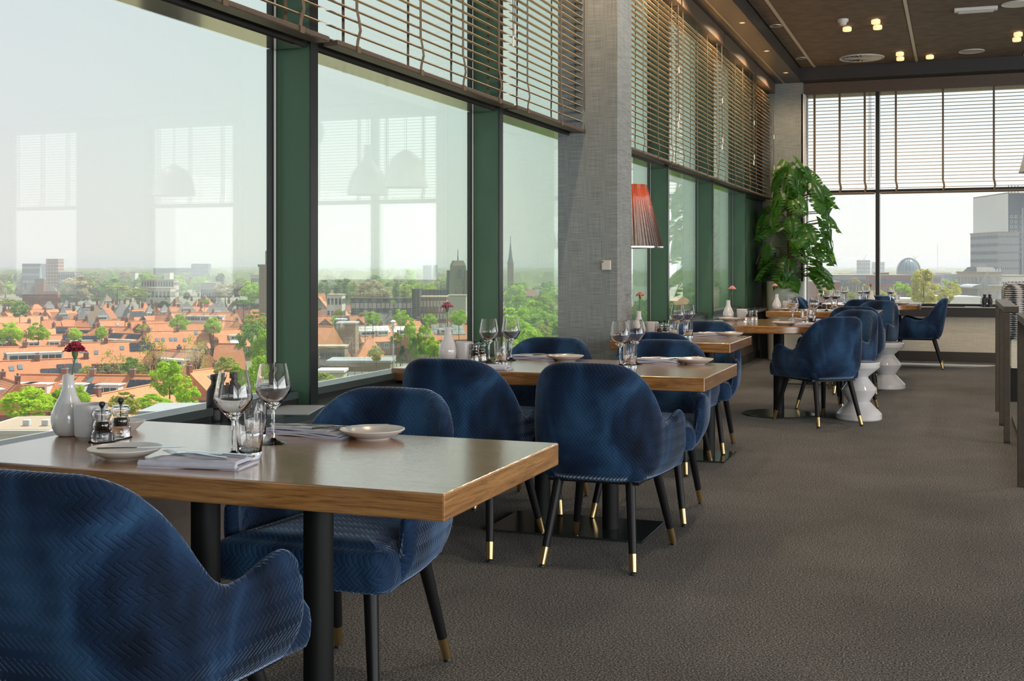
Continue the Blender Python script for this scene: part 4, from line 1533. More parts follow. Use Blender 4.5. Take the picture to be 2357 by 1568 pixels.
bell = [(.25, 0), (.245, .03), (.225, .14), (.19, .25), (.13, .34), (.07, .40), (.05, .46), (.045, .60)]
pendant('grey conical pendant lamp cut off by the right picture edge', 0.80, 12.33, 2.09, [(.25, 0), (.235, .05), (.17, .32), (.07, .40), (.03, .42)])
pendant('bell shaped pendant lamp mirrored in the second pane', 1.62, 13.0, 2.06, bell)
pendant('dome pendant lamp mirrored in the nearest pane', 3.8, 12.2, 2.05, [(.25, 0), (.25, .05), (.22, .20), (.15, .31), (.05, .36), (.02, .38)])
pendant('round globe pendant lamp mirrored at the edge of the second pane', 2.75, 13.4, 2.62, [(.05, 0), (.18, .05), (.26, .18), (.28, .28), (.26, .38), (.18, .5), (.05, .55)])


# ------------------------------------------------------------------ plant in its pot
t = thing('plant_pot', 'tall pale round planter in the corner under the plant', 'planter', (-2.06, 15.74, 0))
MB().lathe([(0, 0), (.205, 0), (.215, .01), (.238, 1.0), (.236, 1.01), (.222, 1.01), (.215, .95), (0, .94)], 56).build('pot', 'pot_fibre', t, smooth=40)
MB().lathe([(0, .945), (.10, .955), (.217, .945), (.217, .93), (0, .93)], 30).build('soil', 'soil', t, smooth=True)

pl = thing('monstera', 'tall swiss cheese plant climbing a mossy pole in the corner', 'plant', (-2.0, 15.72, 0.95))
MB().tube([(0.02, 0, 0.0), (0.0, 0.0, 0.7), (0.02, 0, 1.43)], [.038, .036, .034], 12).build('moss_pole', 'moss', pl, smooth=60)


def leaf_mesh(seed):
    r_ = random.Random(seed)
    m = MB()
    Lf, Wf = 1.0, 0.47
    for sg in (-1, 1):
        nl = 6
        for i in range(nl):
            t0, t1 = i / nl, (i + 1) / nl
            gap = 0.20
            rows = []
            for q in range(7):
                w_ = q / 6

                def pt(tt):
                    y = -0.06 + tt * 1.02
                    # heart outline
                    e_ = (math.sin(PI * min(1, (tt * 0.93 + 0.10))) ** 0.72) * Wf
                    x = e_ * w_
                    yy = y + w_ * (0.16 * (0.45 - tt)) - w_ * w_ * 0.10 + (0.0 if tt > 0.12 else -0.13 * w_)
                    z = 0.13 * w_ * (1 - w_ * 0.9) - 0.22 * tt * tt - 0.10 * w_ * w_
                    return (sg * x, yy, z)
                c_ = (t0 + t1) / 2
                if i in (0,) or w_ < 0.46:
                    h_ = (t1 - t0) / 2
                else:
                    h_ = (t1 - t0) / 2 * (1 - gap - 0.30 * ((w_ - 0.46) / 0.54) ** 2 * (0.6 + 0.5 * r_.random()))
                    if w_ > 0.95:
                        h_ *= 0.45
                rows.append((pt(max(0, c_ - h_)), pt(min(1, c_ + h_))))
            vs = [p for r2 in rows for p in r2]
            fs = []
            for q in range(6):
                a = 2 * q
                hole = (q == 1 and i in (2, 3) and seed % 2 == 0)
                if hole:
                    continue
                fs.append((a, a + 1, a + 3, a + 2) if sg < 0 else (a, a + 2, a + 3, a + 1))
            m.add(vs, fs)
    m.tube([(0, -0.06, 0.004), (0, 0.5, -0.05), (0, 0.95, -0.2)], [.012, .009, .003], 5)
    return m


lf = [leaf_mesh(s_).build('leaf', 'monstera', pl, smooth=True) for s_ in range(4)]
lr = random.Random(21)
stems = MB()
spec = []
for i in range(66):
    z = 0.12 + 1.42 * ((i + 0.5) / 66)
    side = lr.choice((-1, 1, 1, -1, 0))
    ang = {-1: lr.uniform(150, 250), 1: lr.uniform(-70, 35), 0: lr.uniform(235, 305)}[side]
    reach = (0.20 + 0.26 * math.sin(PI * min(1.0, z / 1.6)) + lr.uniform(-0.07, 0.08)) * (1.0 if side >= 0 else 0.78)
    if z > 1.25:
        reach *= 0.75
    spec.append((z, ang, reach, lr.uniform(0.24, 0.36)))
spec += [(1.50, 265, 0.06, 0.40), (1.44, -35, 0.17, 0.40), (0.14, 265, 0.24, 0.36), (0.10, 285, 0.16, 0.33), (0.20, -20, 0.38, 0.34), (0.12, -35, 0.40, 0.33), (0.28, 205, 0.42, 0.33), (1.22, -15, 0.42, 0.42), (0.95, -20, 0.50, 0.42), (0.75, -25, 0.46, 0.40)]
for i, (z, ang, reach, size) in enumerate(spec):
    q = math.radians(ang)
    d_ = Vector((math.cos(q), math.sin(q), 0))
    base = Vector((0.01, 0, z - 0.12 if z > 0.2 else 0.02))
    tip = d_ * reach + Vector((0, 0, z + lr.uniform(-0.02, 0.08)))
    yaw = q - PI / 2 + lr.uniform(-0.5, 0.5)
    # blades hang from the stalk end and face the room
    pitch = lr.uniform(-1.25, -0.35)
    roll = lr.uniform(-0.5, 0.5)
    Rm = Matrix.Rotation(yaw, 4, 'Z') @ Matrix.Rotation(pitch, 4, 'X') @ Matrix.Rotation(roll, 4, 'Y') @ Matrix.Scale(size, 4)
    pts = [Rm @ v_.co for v_ in lf[i % 4].data.vertices]
    # keep clear of the glass, the blind and the pier behind
    xmin = (-0.42 if z < 0.95 else -0.22) - tip.x
    tip.x += max(0.0, xmin - min(p.x for p in pts))
    tip.y -= max(0.0, max(p.y for p in pts) + tip.y - 0.34)
    stems.tube([base, (base + tip) / 2 + Vector((0, 0, 0.05)), tip], [.008, .0065, .005], 6)
    o = lf[i] if i < 4 else link_copy(lf[i % 4], pl)
    o.matrix_local = Matrix.Translation(tip) @ Rm
stems.build('stems', 'stem_brown', pl, smooth=60)
for (x0_, x1_, z0_, z1_) in ((-0.22, -0.40, 0.60, 0.28), (-0.10, -0.30, 0.9, 0.45), (0.06, 0.10, 0.5, 0.12)):
    MB().tube([(x0_, -0.12, z0_), ((x0_ + x1_) / 2, -0.2, (z0_ + z1_) / 2 + 0.05), (x1_, -0.2, z1_)], [.005, .005, .003], 6).build('aerial_root', 'stem_brown', pl, smooth=60)


# ------------------------------------------------------------------ metal dividers and the booth seat at the right
def box_frame(label, posts, x, z, ends, depth=0.06, lows=()):
    t_ = thing('metal_divider', label, 'divider', (x, posts[0], 0))
    for y in posts:
        MB().box(-0.02, 0.02, y - posts[0] - 0.019, y - posts[0] + 0.019, 0, z - 0.04).build('post', 'bronze', t_, bevel=0.002, segs=1)
    MB().box(-0.02, depth, ends[0] - posts[0], ends[1] - posts[0], z - 0.04, z).build('top_rail', 'bronze', t_, bevel=0.002, segs=1)
    for (lx, a, b) in lows:
        MB().box(lx - 0.018, lx + 0.018, a - posts[0], b - posts[0], 0.0, 0.035).build('bottom_rail', 'bronze', t_, bevel=0.002, segs=1)
    return t_


box_frame('bronze metal divider with three posts before the tweed booth', (8.93, 9.90, 10.83), 0.325, 0.935, (8.91, 10.85), 0.075)
box_frame('bronze metal divider nearest on the right, cut by the picture edge', (7.2, 5.8, 4.4), 0.335, 0.955, (4.38, 7.22), 0.30, ((0.09, 7.2, 10.3),))
t = thing('booth_seat', 'high backed booth seat in black and white tweed at the right edge', 'booth', (0.40, 11.6, 0))
MB().box(0.0, 1.25, 0.0, 0.85, 0.54, 1.055).build('backrest', 'tweed', t, bevel=0.075, segs=5, smooth=40)
MB().box(0.06, 1.22, 0.04, 0.82, 0.30, 0.56).build('panel', 'wallpaper_beige', t)
MB().box(0.05, 1.22, 0.05, 0.80, 0.0, 0.30).build('plinth', 'black_metal', t)


# ------------------------------------------------------------------ the town below
GZ = -27.0
ORD = ['first', 'second', 'third', 'fourth', 'fifth', 'sixth', 'seventh', 'eighth', 'ninth', 'tenth', 'eleventh', 'twelfth', 'thirteenth', 'fourteenth', 'fifteenth',
       'sixteenth', 'seventeenth', 'eighteenth', 'nineteenth', 'twentieth']


def ordinal(i):
    if i < 20:
        return ORD[i]
    tens = ['twenty', 'thirty', 'forty', 'fifty', 'sixty', 'seventy', 'eighty', 'ninety'][(i + 1) // 10 - 2]
    return (tens + '-' + ORD[(i + 1) % 10 - 1]) if (i + 1) % 10 else tens[:-1] + 'ieth'


g = MB()
g.box(-5200, 5200, 20, 8200, GZ - 1, GZ)
structure('ground', g, 'ground_mix', loc=(0, 0, 0))

WINS = {}


def window_piece(parent, x, y, z, w_, h_, panes=2, frame='out_white', rz=0.0):
    """window in the plane y=const of its parent, looking to local -y"""
    key = (round(w_, 1), round(h_, 1), panes, frame)
    if key not in WINS:
        w2, h2 = key[0] / 2, key[1] / 2
        m = MB()
        m.box(-w2, w2, -0.08, 0.05, -h2, h2)
        m.mat(1)
        pw = (2 * w2 - 0.14 * (panes + 1)) / panes
        for i in range(panes):
            a = -w2 + 0.14 + i * (pw + 0.14)
            m.box(a, a + pw, -0.10, -0.06, -h2 + 0.16, h2 - 0.14)
        o = m.build('window', [frame, 'out_pane'], parent)
        WINS[key] = o
    else:
        o = link_copy(WINS[key], parent)
    o.location = (x, y, z)
    o.rotation_euler = (0, 0, rz)
    return o


HOUSES = []


def terrace(u0, v0, u1, v1, zr=-18.0, dep=9.0, drop=4.4, roof='tiles_orange', wall='brick_red', dormers=(), solar=(), sky=(), chim=None, hip=False, kind='row', frontwin=True, dd=0.0, gables=()):
    d0 = (EYE - zr) * FPX / (v0 - 610.0)
    d1 = (EYE - zr) * FPX / (v1 - 610.0) + dd
    a, b = at(u0, d0), at(u1, d1)
    mid = (a + b) / 2
    L = (b - a).length
    rz = math.atan2(b.y - a.y, b.x - a.x)
    t_ = empty('terraced_house' if kind == 'row' else 'house', (mid.x, mid.y, GZ), rz)
    H = zr - GZ
    he = H - drop
    hw = dep / 2
    l2 = L / 2
    # walls with gable ends
    m = MB()
    hx = hw * 0.9 if hip else 0.0
    pts = [(-hw, 0), (hw, 0), (hw, he), (0, H - 0.25 if not hip else he), (-hw, he)]
    vs = [(-l2, y, z) for y, z in pts] + [(l2, y, z) for y, z in pts]
    m.add(vs, [(4, 3, 2, 1, 0), (5, 6, 7, 8, 9), (0, 1, 6, 5), (1, 2, 7, 6), (4, 0, 5, 9), (2, 3, 8, 7), (3, 4, 9, 8)])
    m.build('wall', wall, t_)
    # roof slabs
    r_ = MB()
    ov, th = 0.45, 0.22
    sl = drop / hw
    ze, ye = he - ov * sl, hw + ov
    x1 = l2 + (0.1 if not hip else ov)
    rx = x1 - (min(hx, x1 * 0.95) if hip else 0)
    top = [(-x1, -ye, ze + th), (x1, -ye, ze + th), (rx, 0, H + th), (-rx, 0, H + th), (x1, ye, ze + th), (-x1, ye, ze + th)]
    bot = [(x, y, z - th) for x, y, z in top]
    r_.add(top + bot, [(0, 1, 2, 3), (3, 2, 4, 5), (0, 3, 5), (1, 4, 2), (7, 6, 9, 8), (8, 9, 11, 10), (6, 7, 1, 0), (10, 11, 5, 4), (6, 0, 5, 11), (7, 10, 4, 1)])
    if not hip:
        r_.tube([(-rx, 0, H + th), (rx, 0, H + th)], 0.16, 5)
    r_.build('roof', roof, t_)
    slope = lambda f: (-(hw + 0) * (1 - f), he + drop * f)        # f from eave to ridge, camera side
    for fx, w_, kind_ in dormers:
        x = -l2 + fx * L
        if kind_ == 'box':
            dz, hh = he + 0.7, 2.5
            y0 = -hw + 0.55
        else:
            dz, hh = he + drop * 0.33, 1.5
            y0 = -hw * 0.72
        y1 = min(-0.2, -hw * (1 - (dz + hh - he) / drop) + 0.4)
        dm = MB().box(x - w_ / 2, x + w_ / 2, y0, y1, dz, dz + hh)
        dm.box(x - w_ / 2 - 0.15, x + w_ / 2 + 0.15, y0 - 0.2, y1, dz + hh, dz + hh + 0.18)
        do = dm.build('dormer', 'out_white', t_)
        window_piece(do, x, y0, dz + hh * 0.58, w_ * 0.9, hh * 0.62, 3 if w_ > 3 else 2)
    ang = math.atan2(drop, hw)
    nrm = Vector((0, -math.sin(ang), math.cos(ang)))
    upv = Vector((0, math.cos(ang), math.sin(ang)))
    for fx, w_, f0, f1, cols in solar:
        x = -l2 + fx * L
        pan = MB()
        pw = w_ / cols
        rows_ = 2
        ln = (f1 - f0) * math.hypot(drop, hw)
        for i in range(cols):
            for j in range(rows_):
                y, z = slope(f0)
                o_ = Vector((x - w_ / 2 + pw * i + 0.04, y, z)) + nrm * (th + 0.12) + upv * (ln / rows_ * j + 0.04)
                e1 = Vector((pw - 0.08, 0, 0))
                e2 = upv * (ln / rows_ - 0.08)
                q = [o_, o_ + e1, o_ + e1 + e2, o_ + e2]
                pan.add(q + [p - nrm * 0.08 for p in q], [(0, 1, 2, 3), (7, 6, 5, 4), (0, 4, 5, 1), (1, 5, 6, 2), (2, 6, 7, 3), (3, 7, 4, 0)])
        pan.build('solar_panels', 'solar', t_)
    for fx, f0 in sky:
        x = -l2 + fx * L
        y, z = slope(f0)
        o_ = Vector((x - 0.45, y, z)) + nrm * (th + 0.07)
        e1, e2 = Vector((0.9, 0, 0)), upv * 1.2
        q = [o_, o_ + e1, o_ + e1 + e2, o_ + e2]
        s_ = MB().add(q + [p - nrm * 0.12 for p in q], [(0, 1, 2, 3), (7, 6, 5, 4), (0, 4, 5, 1), (1, 5, 6, 2), (2, 6, 7, 3), (3, 7, 4, 0)])
        s_.build('skylight', 'dome_glass', t_)
    if chim is None:
        chim = [i / max(1, round(L / 11)) for i in range(int(max(1, round(L / 11))) + 1)]
    for fx in chim:
        x = -l2 + min(max(fx, 0.03), 0.97) * L
        c_ = MB().box(x - 0.45, x + 0.45, -0.35, 0.35, H - 0.6, H + 1.15)
        c_.mat(1).box(x - 0.52, x + 0.52, -0.42, 0.42, H + 1.15, H + 1.3)
        c_.mat(0).box(x - 0.28, x - 0.06, -0.12, 0.12, H + 1.3, H + 1.65).box(x + 0.08, x + 0.30, -0.12, 0.12, H + 1.3, H + 1.65)
        c_.build('chimney', ['brick_red', 'render_grey'], t_)
    if frontwin and min(d0, d1) < 420:
        nw = max(1, int(L / 3.2))
        for i in range(nw):
            x = -l2 + L * (i + 0.5) / nw
            window_piece(t_, x, -hw - 0.01, he - 1.5, 1.7, 1.5, 2)
    for fx, wd in gables:                                            # cross gables facing the viewer
        x = -l2 + fx * L
        gb = MB()
        gy = -hw - 0.7
        hh = drop * 0.85
        gb.add([(x - wd / 2, gy, 0.0), (x + wd / 2, gy, 0.0), (x + wd / 2, gy, he), (x, gy, he + hh), (x - wd / 2, gy, he), (x - wd / 2, -hw + 3.5, 0.0), (x + wd / 2, -hw + 3.5, 0), (x + wd / 2, -hw + 3.5, he), (x, -hw + 3.5, he + hh), (x - wd / 2, -hw + 3.5, he)],
               [(0, 1, 2, 3, 4), (9, 8, 7, 6, 5), (1, 6, 7, 2), (5, 0, 4, 9)])
        go = gb.build('gable', wall, t_)
        rf = MB()
        for sg in (-1, 1):
            q = [(x, gy - 0.3, he + hh + 0.25), (x + sg * (wd / 2 + 0.4), gy - 0.3, he - 0.15), (x + sg * (wd / 2 + 0.4), 0.0, he - 0.15), (x, 0.0, he + hh + 0.25)]
            rf.add(q + [(a_, b_, c_ - 0.22) for a_, b_, c_ in q], [(0, 1, 2, 3), (7, 6, 5, 4), (0, 4, 5, 1), (1, 5, 6, 2), (2, 6, 7, 3), (3, 7, 4, 0)])
        rf.build('gable_roof', roof, t_)
        if d0 < 450:
            window_piece(go, x, gy, he - 0.4, 1.6, 1.4, 2)
    HOUSES.append((t_, (u0 + u1) / 2, (v0 + v1) / 2, roof, 'gable' if gables else ('hip' if hip else 'row'), len(dormers), len(solar), L))
    return t_


B, D = 'box', 'small'
# first pane: roof after roof, from near to far
terrace(196, 918, 372, 884, roof='tiles_orange', sky=((0.55, 0.45), (0.75, 0.5)), solar=((0.42, 3, .5, .8, 2),), chim=(0.15, 0.9))
terrace(48, 864, 402, 868, dormers=((0.07, 4.2, B), (0.17, 4.2, B), (0.40, 4.2, B), (0.63, 4.0, B)), solar=((0.52, 3.6, .3, .7, 3), (0.80, 4.2, .35, .85, 4)), sky=((0.47, .75), (0.90, .55)), chim=(0.29, 0.47, 0.73, 0.97))
terrace(-60, 852, 44, 884, wall='brick_red', dormers=((0.62, 3.6, B), (0.85, 2.8, B)))
terrace(-40, 836, 205, 826, dormers=(), solar=((0.62, 4.4, .2, .62, 3), (0.79, 4.8, .25, .78, 3)), sky=((0.25, .6), (0.33, .65), (0.86, .8)))
terrace(434, 858, 498, 850, dep=11, sky=((0.5, .6),))
terrace(-40, 803, 150, 797, dormers=((0.45, 6.5, B), (0.80, 5.0, B)), sky=((0.27, .55),))
terrace(348, 806, 480, 815, roof='tiles_orange', dormers=((0.55, 9, D),), sky=((0.3, .5), (0.75, .6)))
terrace(150, 792, 335, 788, roof='tiles_orange', sky=((0.2, .5), (0.38, .4), (0.7, .6), (0.85, .5)), solar=((0.93, 5, .5, .95, 3),))
terrace(-30, 775, 60, 774, dormers=((0.4, 4, D),), solar=((0.5, 7, .6, .98, 4),), gables=((0.72, 9),))
terrace(62, 774, 246, 770, dormers=((0.08, 2.8, D), (0.33, 2.8, D), (0.55, 2.8, D), (0.74, 2.8, D), (0.93, 2.6, D)), solar=((0.55, 4.5, .5, .97, 3), (0.78, 5.2, .5, .92, 4)))
terrace(252, 768, 331, 771, dormers=((0.28, 3.4, D), (0.72, 5, D)), solar=((0.26, 5, .72, .97, 3), (0.76, 5, .72, .97, 3)))
terrace(337, 765, 478, 762, sky=((0.15, .4), (0.25, .4), (0.38, .4), (0.45, .4), (0.6, .35), (0.8, .75)), dormers=())
terrace(484, 762, 558, 759, dormers=((0.62, 3.6, D),), solar=((0.62, 4.2, .02, .3, 3),))
terrace(497, 793, 556, 793, dep=10, drop=6.0, wall='brick_brown', sky=((0.4, .3),), kind='one')
terrace(121, 753, 221, 755, solar=((0.25, 4.5, .3, .95, 3), (0.75, 5, .45, .8, 4)), gables=((0.12, 7),))
terrace(224, 753, 300, 754, dormers=((0.5, 2.5, D),))
terrace(-30, 747, 70, 744)
terrace(330, 748, 400, 745)
terrace(420, 747, 480, 746)
terrace(500, 738, 546, 741, sky=((0.5, .5),), gables=((0.5, 8),))
terrace(-30, 732, 108, 728, drop=3.6)
terrace(95, 738, 138, 737); terrace(140, 737, 174, 736); terrace(176, 737, 200, 737)
terrace(222, 740, 285, 738, roof='tiles_orange', sky=((0.1, .6), (0.7, .6)))
terrace(288, 741, 390, 739, gables=((0.25, 9), (0.5, 8)))
terrace(352, 724, 392, 726, wall='brick_dark', gables=((0.2, 11),))
terrace(384, 719, 545, 721, dormers=((0.08, 4.5, B), (0.40, 4, B), (0.5, 4, B), (0.62, 4, B), (0.80, 4.4, B)), sky=((0.25, .7), (0.55, .7), (0.72, .7)))
terrace(303, 713, 352, 712, solar=((0.2, 6, .3, .8, 3),))
terrace(362, 709, 460, 706); terrace(462, 710, 512, 708, wall='render_white', dormers=((0.85, 4, B),))
terrace(540, 698, 628, 699, solar=((0.15, 4, .5, .9, 3), (0.28, 6, .5, .9, 3), (0.6, 6, .2, .9, 3)), gables=((0.1, 8),))
terrace(520, 708, 545, 705, gables=((0.4, 10),)); terrace(546, 711, 572, 711, roof='tiles_red'); terrace(575, 714, 628, 713)
terrace(68, 714, 102, 713, dep=12, drop=6, wall='brick_dark', gables=((0.2, 9),)); terrace(104, 715, 136, 713, dep=12, drop=6, wall='brick_dark', gables=((0.2, 9),)); terrace(138, 717, 172, 715, dep=12, drop=6, wall='brick_dark', gables=((0.2, 9),))
terrace(62, 702, 105, 701, hip=True); terrace(8, 714, 30, 713)
for (a, b_, v, rf, dp) in ((168, 212, 707, 'tiles_grey', 13), (212, 262, 706, 'tiles_grey', 13), (258, 302, 690, 'tiles_grey', 15), (286, 318, 691, 'tiles_grey', 12), (326, 362, 699, 'tiles_grey', 13), (356, 402, 697, 'tiles_grey', 13),
                           (400, 460, 690, 'tiles_grey', 13), (486, 528, 686, 'tiles_grey', 14), (460, 540, 696, 'tiles_grey', 12), (134, 172, 686, 'tiles_grey', 11), (176, 222, 686, 'tiles_grey', 12), (88, 138, 689, 'tiles_grey', 10),
                           (128, 160, 701, 'tiles_grey', 11), (222, 268, 693, 'tiles_orange', 12), (318, 350, 692, 'tiles_orange', 10), (440, 470, 684, 'tiles_orange', 10), (470, 492, 684, 'tiles_orange', 10), (380, 432, 681, 'tiles_brown', 14),
                           (226, 268, 675, 'tiles_brown', 14), (456, 486, 674, 'tiles_brown', 12), (526, 546, 690, 'tiles_grey', 12), (-20, 12, 708, 'tiles_grey', 10), (192, 250, 700, 'tiles_brown', 12)):
    terrace(a, v + 6, b_, v + 5.5, zr=-15.5, dep=dp, drop=6.2, roof=rf, wall='render_white' if rf != 'tiles_brown' else 'brick_brown', hip=True, kind='one', frontwin=False, dormers=((0.5, 3.2, D),) if (a % 3) else ())
# second pane
terrace(690, 752, 767, 754, zr=-13.5, dep=15, drop=7.5, wall='brick_brown', chim=(), kind='one')
terrace(806, 776, 897, 775, zr=-17, dep=16, drop=7.6, hip=True, wall='brick_brown', chim=(), kind='one', roof='tiles_orange')
terrace(820, 752, 932, 749, dormers=((0.16, 5, D), (0.46, 3.6, D), (0.9, 3.4, D)), solar=((0.12, 5.5, .62, .97, 3), (0.46, 6, .5, .97, 4), (0.84, 4.5, .5, .9, 3)))
terrace(985, 748, 1080, 746, dormers=((0.36, 4.5, D),), solar=((0.14, 5, .3, .95, 3), (0.40, 5, .7, .97, 3), (0.66, 4.5, .25, .95, 3)), sky=((0.66, .5),))
terrace(700, 730, 836, 728, solar=((0.62, 6, .4, .95, 4),), gables=((0.3, 9), (0.86, 8)))
terrace(838, 722, 900, 724, roof='tiles_grey'); terrace(820, 713, 930, 704, sky=((0.2, .5), (0.3, .5), (0.45, .5), (0.55, .5), (0.65, .6), (0.8, .6)))
terrace(936, 708, 966, 708, roof='tiles_orange'); terrace(965, 727, 1010, 724); terrace(1000, 708, 1036, 704, gables=((0.15, 9),)); terrace(1008, 722, 1080, 718); terrace(1040, 712, 1080, 711, roof='tiles_red')
terrace(786, 703, 822, 702, roof='tiles_red', dep=12, drop=7, kind='one', dormers=((0.35, 3, D),)); terrace(700, 712, 778, 711, roof='tiles_red', dep=8); terrace(762, 708, 786, 706)
terrace(716, 677, 748, 677, zr=-12, dep=16, drop=9, wall='brick_brown', gables=((0.75, 12),), kind='one', chim=()); terrace(700, 696, 760, 697, roof='tiles_red', zr=-17)
terrace(900, 740, 965, 738); terrace(938, 763, 990, 760)
# third pane
terrace(1160, 720, 1200, 721, roof='tiles_grey', zr=-17); terrace(1196, 705, 1240, 706, roof='tiles_red'); terrace(1205, 750, 1260, 750); terrace(1255, 741, 1300, 738, roof='tiles_grey')
terrace(1240, 700, 1300, 699, roof='tiles_brown'); terrace(1160, 668, 1230, 667, roof='tiles_red'); terrace(1225, 667, 1290, 666, roof='tiles_grey')
# panes past the pillar
terrace(1540, 688, 1580, 686); terrace(1640, 668, 1672, 667, roof='tiles_orange'); terrace(1560, 668, 1600, 667); terrace(1462, 700, 1490, 699, roof='tiles_red'); terrace(1600, 655, 1680, 654, roof='tiles_grey', zr=-20)
# town beyond the end windows
for (a, b_, v, rf) in ((1905, 1950, 676, 'tiles_brown'), (1950, 2000, 684, 'tiles_grey'), (2000, 2040, 676, 'tiles_red'), (2030, 2075, 690, 'tiles_brown'), (2170, 2205, 651, 'tiles_brown'), (2205, 2245, 644, 'tiles_red'), (2195, 2230, 668, 'tiles_grey'),
                       (2165, 2200, 640, 'tiles_grey'), (2120, 2165, 640, 'tiles_brown'), (2230, 2255, 655, 'tiles_brown'), (1930, 1975, 640, 'tiles_red'), (1960, 2000, 634, 'tiles_brown')):
    terrace(a, v, b_, v - 0.6, zr=-17, roof=rf, wall='brick_brown', kind='one')

# labels of the houses: colour, feature, place in their window, order from left within that kind
RW = {'tiles_orange': 'orange', 'tiles_red': 'dark red', 'tiles_grey': 'grey', 'tiles_brown': 'brown'}


def zone(u):
    return 'nearest pane' if u < 660 else 'second pane' if u < 1120 else 'third pane' if u < 1400 else 'panes past the pillar' if u < 1760 else 'end windows'


def band(v):
    return 'lowest' if v > 820 else 'lower middle' if v > 755 else 'middle' if v > 722 else 'upper' if v > 695 else 'farthest'


buck = {}
for h_ in HOUSES:
    buck.setdefault((zone(h_[1]), band(h_[2]), h_[3], h_[4]), []).append(h_)
for (zn, bd, rf, kd), lst in buck.items():
    lst.sort(key=lambda q: q[1])
    for i, h_ in enumerate(lst):
        form = {'gable': 'house row with a gable', 'hip': 'hipped roof house', 'row': 'pitched roof house row'}[kd]
        lb = '%s %s%s, %s rows, %s' % (RW[rf], form, '' if len(lst) == 1 else ', %s from left' % ordinal(i), bd, zn)
        tag(h_[0], lb, 'house', 'tiled houses of the town')


# ---------------- larger buildings
def block(name, label, u0, u1, vt, d, deep, wall, zb=GZ, rows=0, cols=0, frame='out_pane', roofc='gravel_roof', cat='building', wf=(0.6, 0.5), rz=0.0, band_=False, h0=2.0):
    a, b = at(u0, d), at(u1, d)
    mid = (a + b) / 2
    L = (b - a).length
    zt = zpix(vt, d)
    o = thing(name, label, cat, (mid.x, mid.y, zb), math.atan2(b.y - a.y, b.x - a.x) + rz)
    H = zt - zb
    MB().box(-L / 2, L / 2, 0, deep, 0, H).build('body', wall, o)
    MB().box(-L / 2 - 0.2, L / 2 + 0.2, -0.2, deep + 0.2, H, H + 0.4).build('parapet', roofc, o)
    if rows:
        m = MB()
        ch, cw = (H - h0) / rows, L / cols
        for r_ in range(rows):
            if band_:
                m.box(-L / 2 + 0.3, L / 2 - 0.3, -0.10, 0.02, h0 + ch * (r_ + 0.5 - wf[1] / 2), h0 + ch * (r_ + 0.5 + wf[1] / 2))
                continue
            for c_ in range(cols):
                x = -L / 2 + cw * (c_ + 0.5)
                z = h0 + ch * (r_ + 0.5)
                m.box(x - cw * wf[0] / 2, x + cw * wf[0] / 2, -0.10, 0.02, z - ch * wf[1] / 2, z + ch * wf[1] / 2)
        # the side that shows too
        nd = max(1, int(deep / max(1.5, L / cols)))
        if not band_:
            for sg in (-1, 1):
                for r_ in range(rows):
                    for c_ in range(nd):
                        y = deep * (c_ + 0.5) / nd
                        z = h0 + ch * (r_ + 0.5)
                        m.box(sg * L / 2 - 0.08, sg * L / 2 + 0.08, y - deep / nd * 0.25, y + deep / nd * 0.25, z - ch * 0.22, z + ch * 0.22)
        tag(m.build('windows', frame, o), kind='stuff')
    return o


# flat roofed neighbour right below
o = block('flat_roof_building', 'gravel roofed flat building at the lowest left corner of the nearest pane', -60, 118, 1000, 125.5, 12, 'plaster', rows=0, roofc='plaster')
m = MB()
zt = zpix(1000, 125.5) - GZ
L = (at(118, 125.5) - at(-60, 125.5)).length
m.box(-L / 2 + 0.3, L / 2 - 0.3, 0.3, 11.7, zt + 0.4, zt + 0.45).build('gravel', 'gravel_roof', o)
for i in range(5):
    window_piece(o, -L / 2 + L * (i + 0.5) / 5, -0.01, zt - 1.4, 1.5, 1.7, 2)
for x in (L * 0.02, L * 0.27):
    MB().box(x - 0.35, x + 0.35, 3, 3.7, zt + 0.45, zt + 1.1).build('roof_vent', 'out_metal', o, bevel=0.04, segs=1)
o = block('flat_roof_building', 'small dark flat roofed hut below the sill line, left of the binoculars', 322, 420, 956, 118, 7, 'brick_dark', roofc='render_grey')
o = block('office_tower', 'narrow dark red brick tower block on the skyline of the nearest pane', 106, 133, 597, 900, 12, 'brick_red', rows=12, cols=4, wf=(0.5, 0.3), frame='render_beige')
o = block('office_building', 'grey blue glass office block left of the red tower block', 51, 94, 608, 930, 14, 'slate_blue', rows=5, cols=8, band_=True, wf=(0.9, 0.35), frame='render_grey')
o = block('office_building', 'low grey office right of the red tower block', 134, 172, 627, 900, 12, 'render_grey', rows=3, cols=7)
o = block('apartment_block', 'beige apartment block with four window rows in the middle of the nearest pane', 325, 400, 645, 700, 11, 'render_beige', rows=4, cols=12, wf=(0.45, 0.65), frame='brick_dark')
o = block('apartment_block', 'stepped pale block before the beige apartments', 338, 392, 664, 660, 10, 'render_beige', rows=2, cols=6)
o = block('apartment_block', 'long low dark apartment slab on the horizon of the nearest pane', 353, 440, 618, 1500, 14, 'slate_blue', rows=3, cols=16)
o = block('apartment_block', 'higher dark slab on the horizon right of the long slab', 440, 479, 608, 1450, 14, 'slate_blue', rows=6, cols=12, frame='render_grey')
o = block('white_building', 'small bright white block on the skyline left of centre', 303, 311, 628, 1100, 10, 'render_white')
o = block('white_building', 'white stair shaped building among the trees below the long slab', 378, 391, 628, 900, 10, 'render_white')
o = block('low_building', 'long low pale building behind the beech, nearest pane', 462, 497, 652, 720, 12, 'render_grey', rows=1, cols=8)
o = block('low_building', 'low dark roofed building with flat top near the church tower', 577, 602, 634, 900, 14, 'render_beige', rows=2, cols=6)

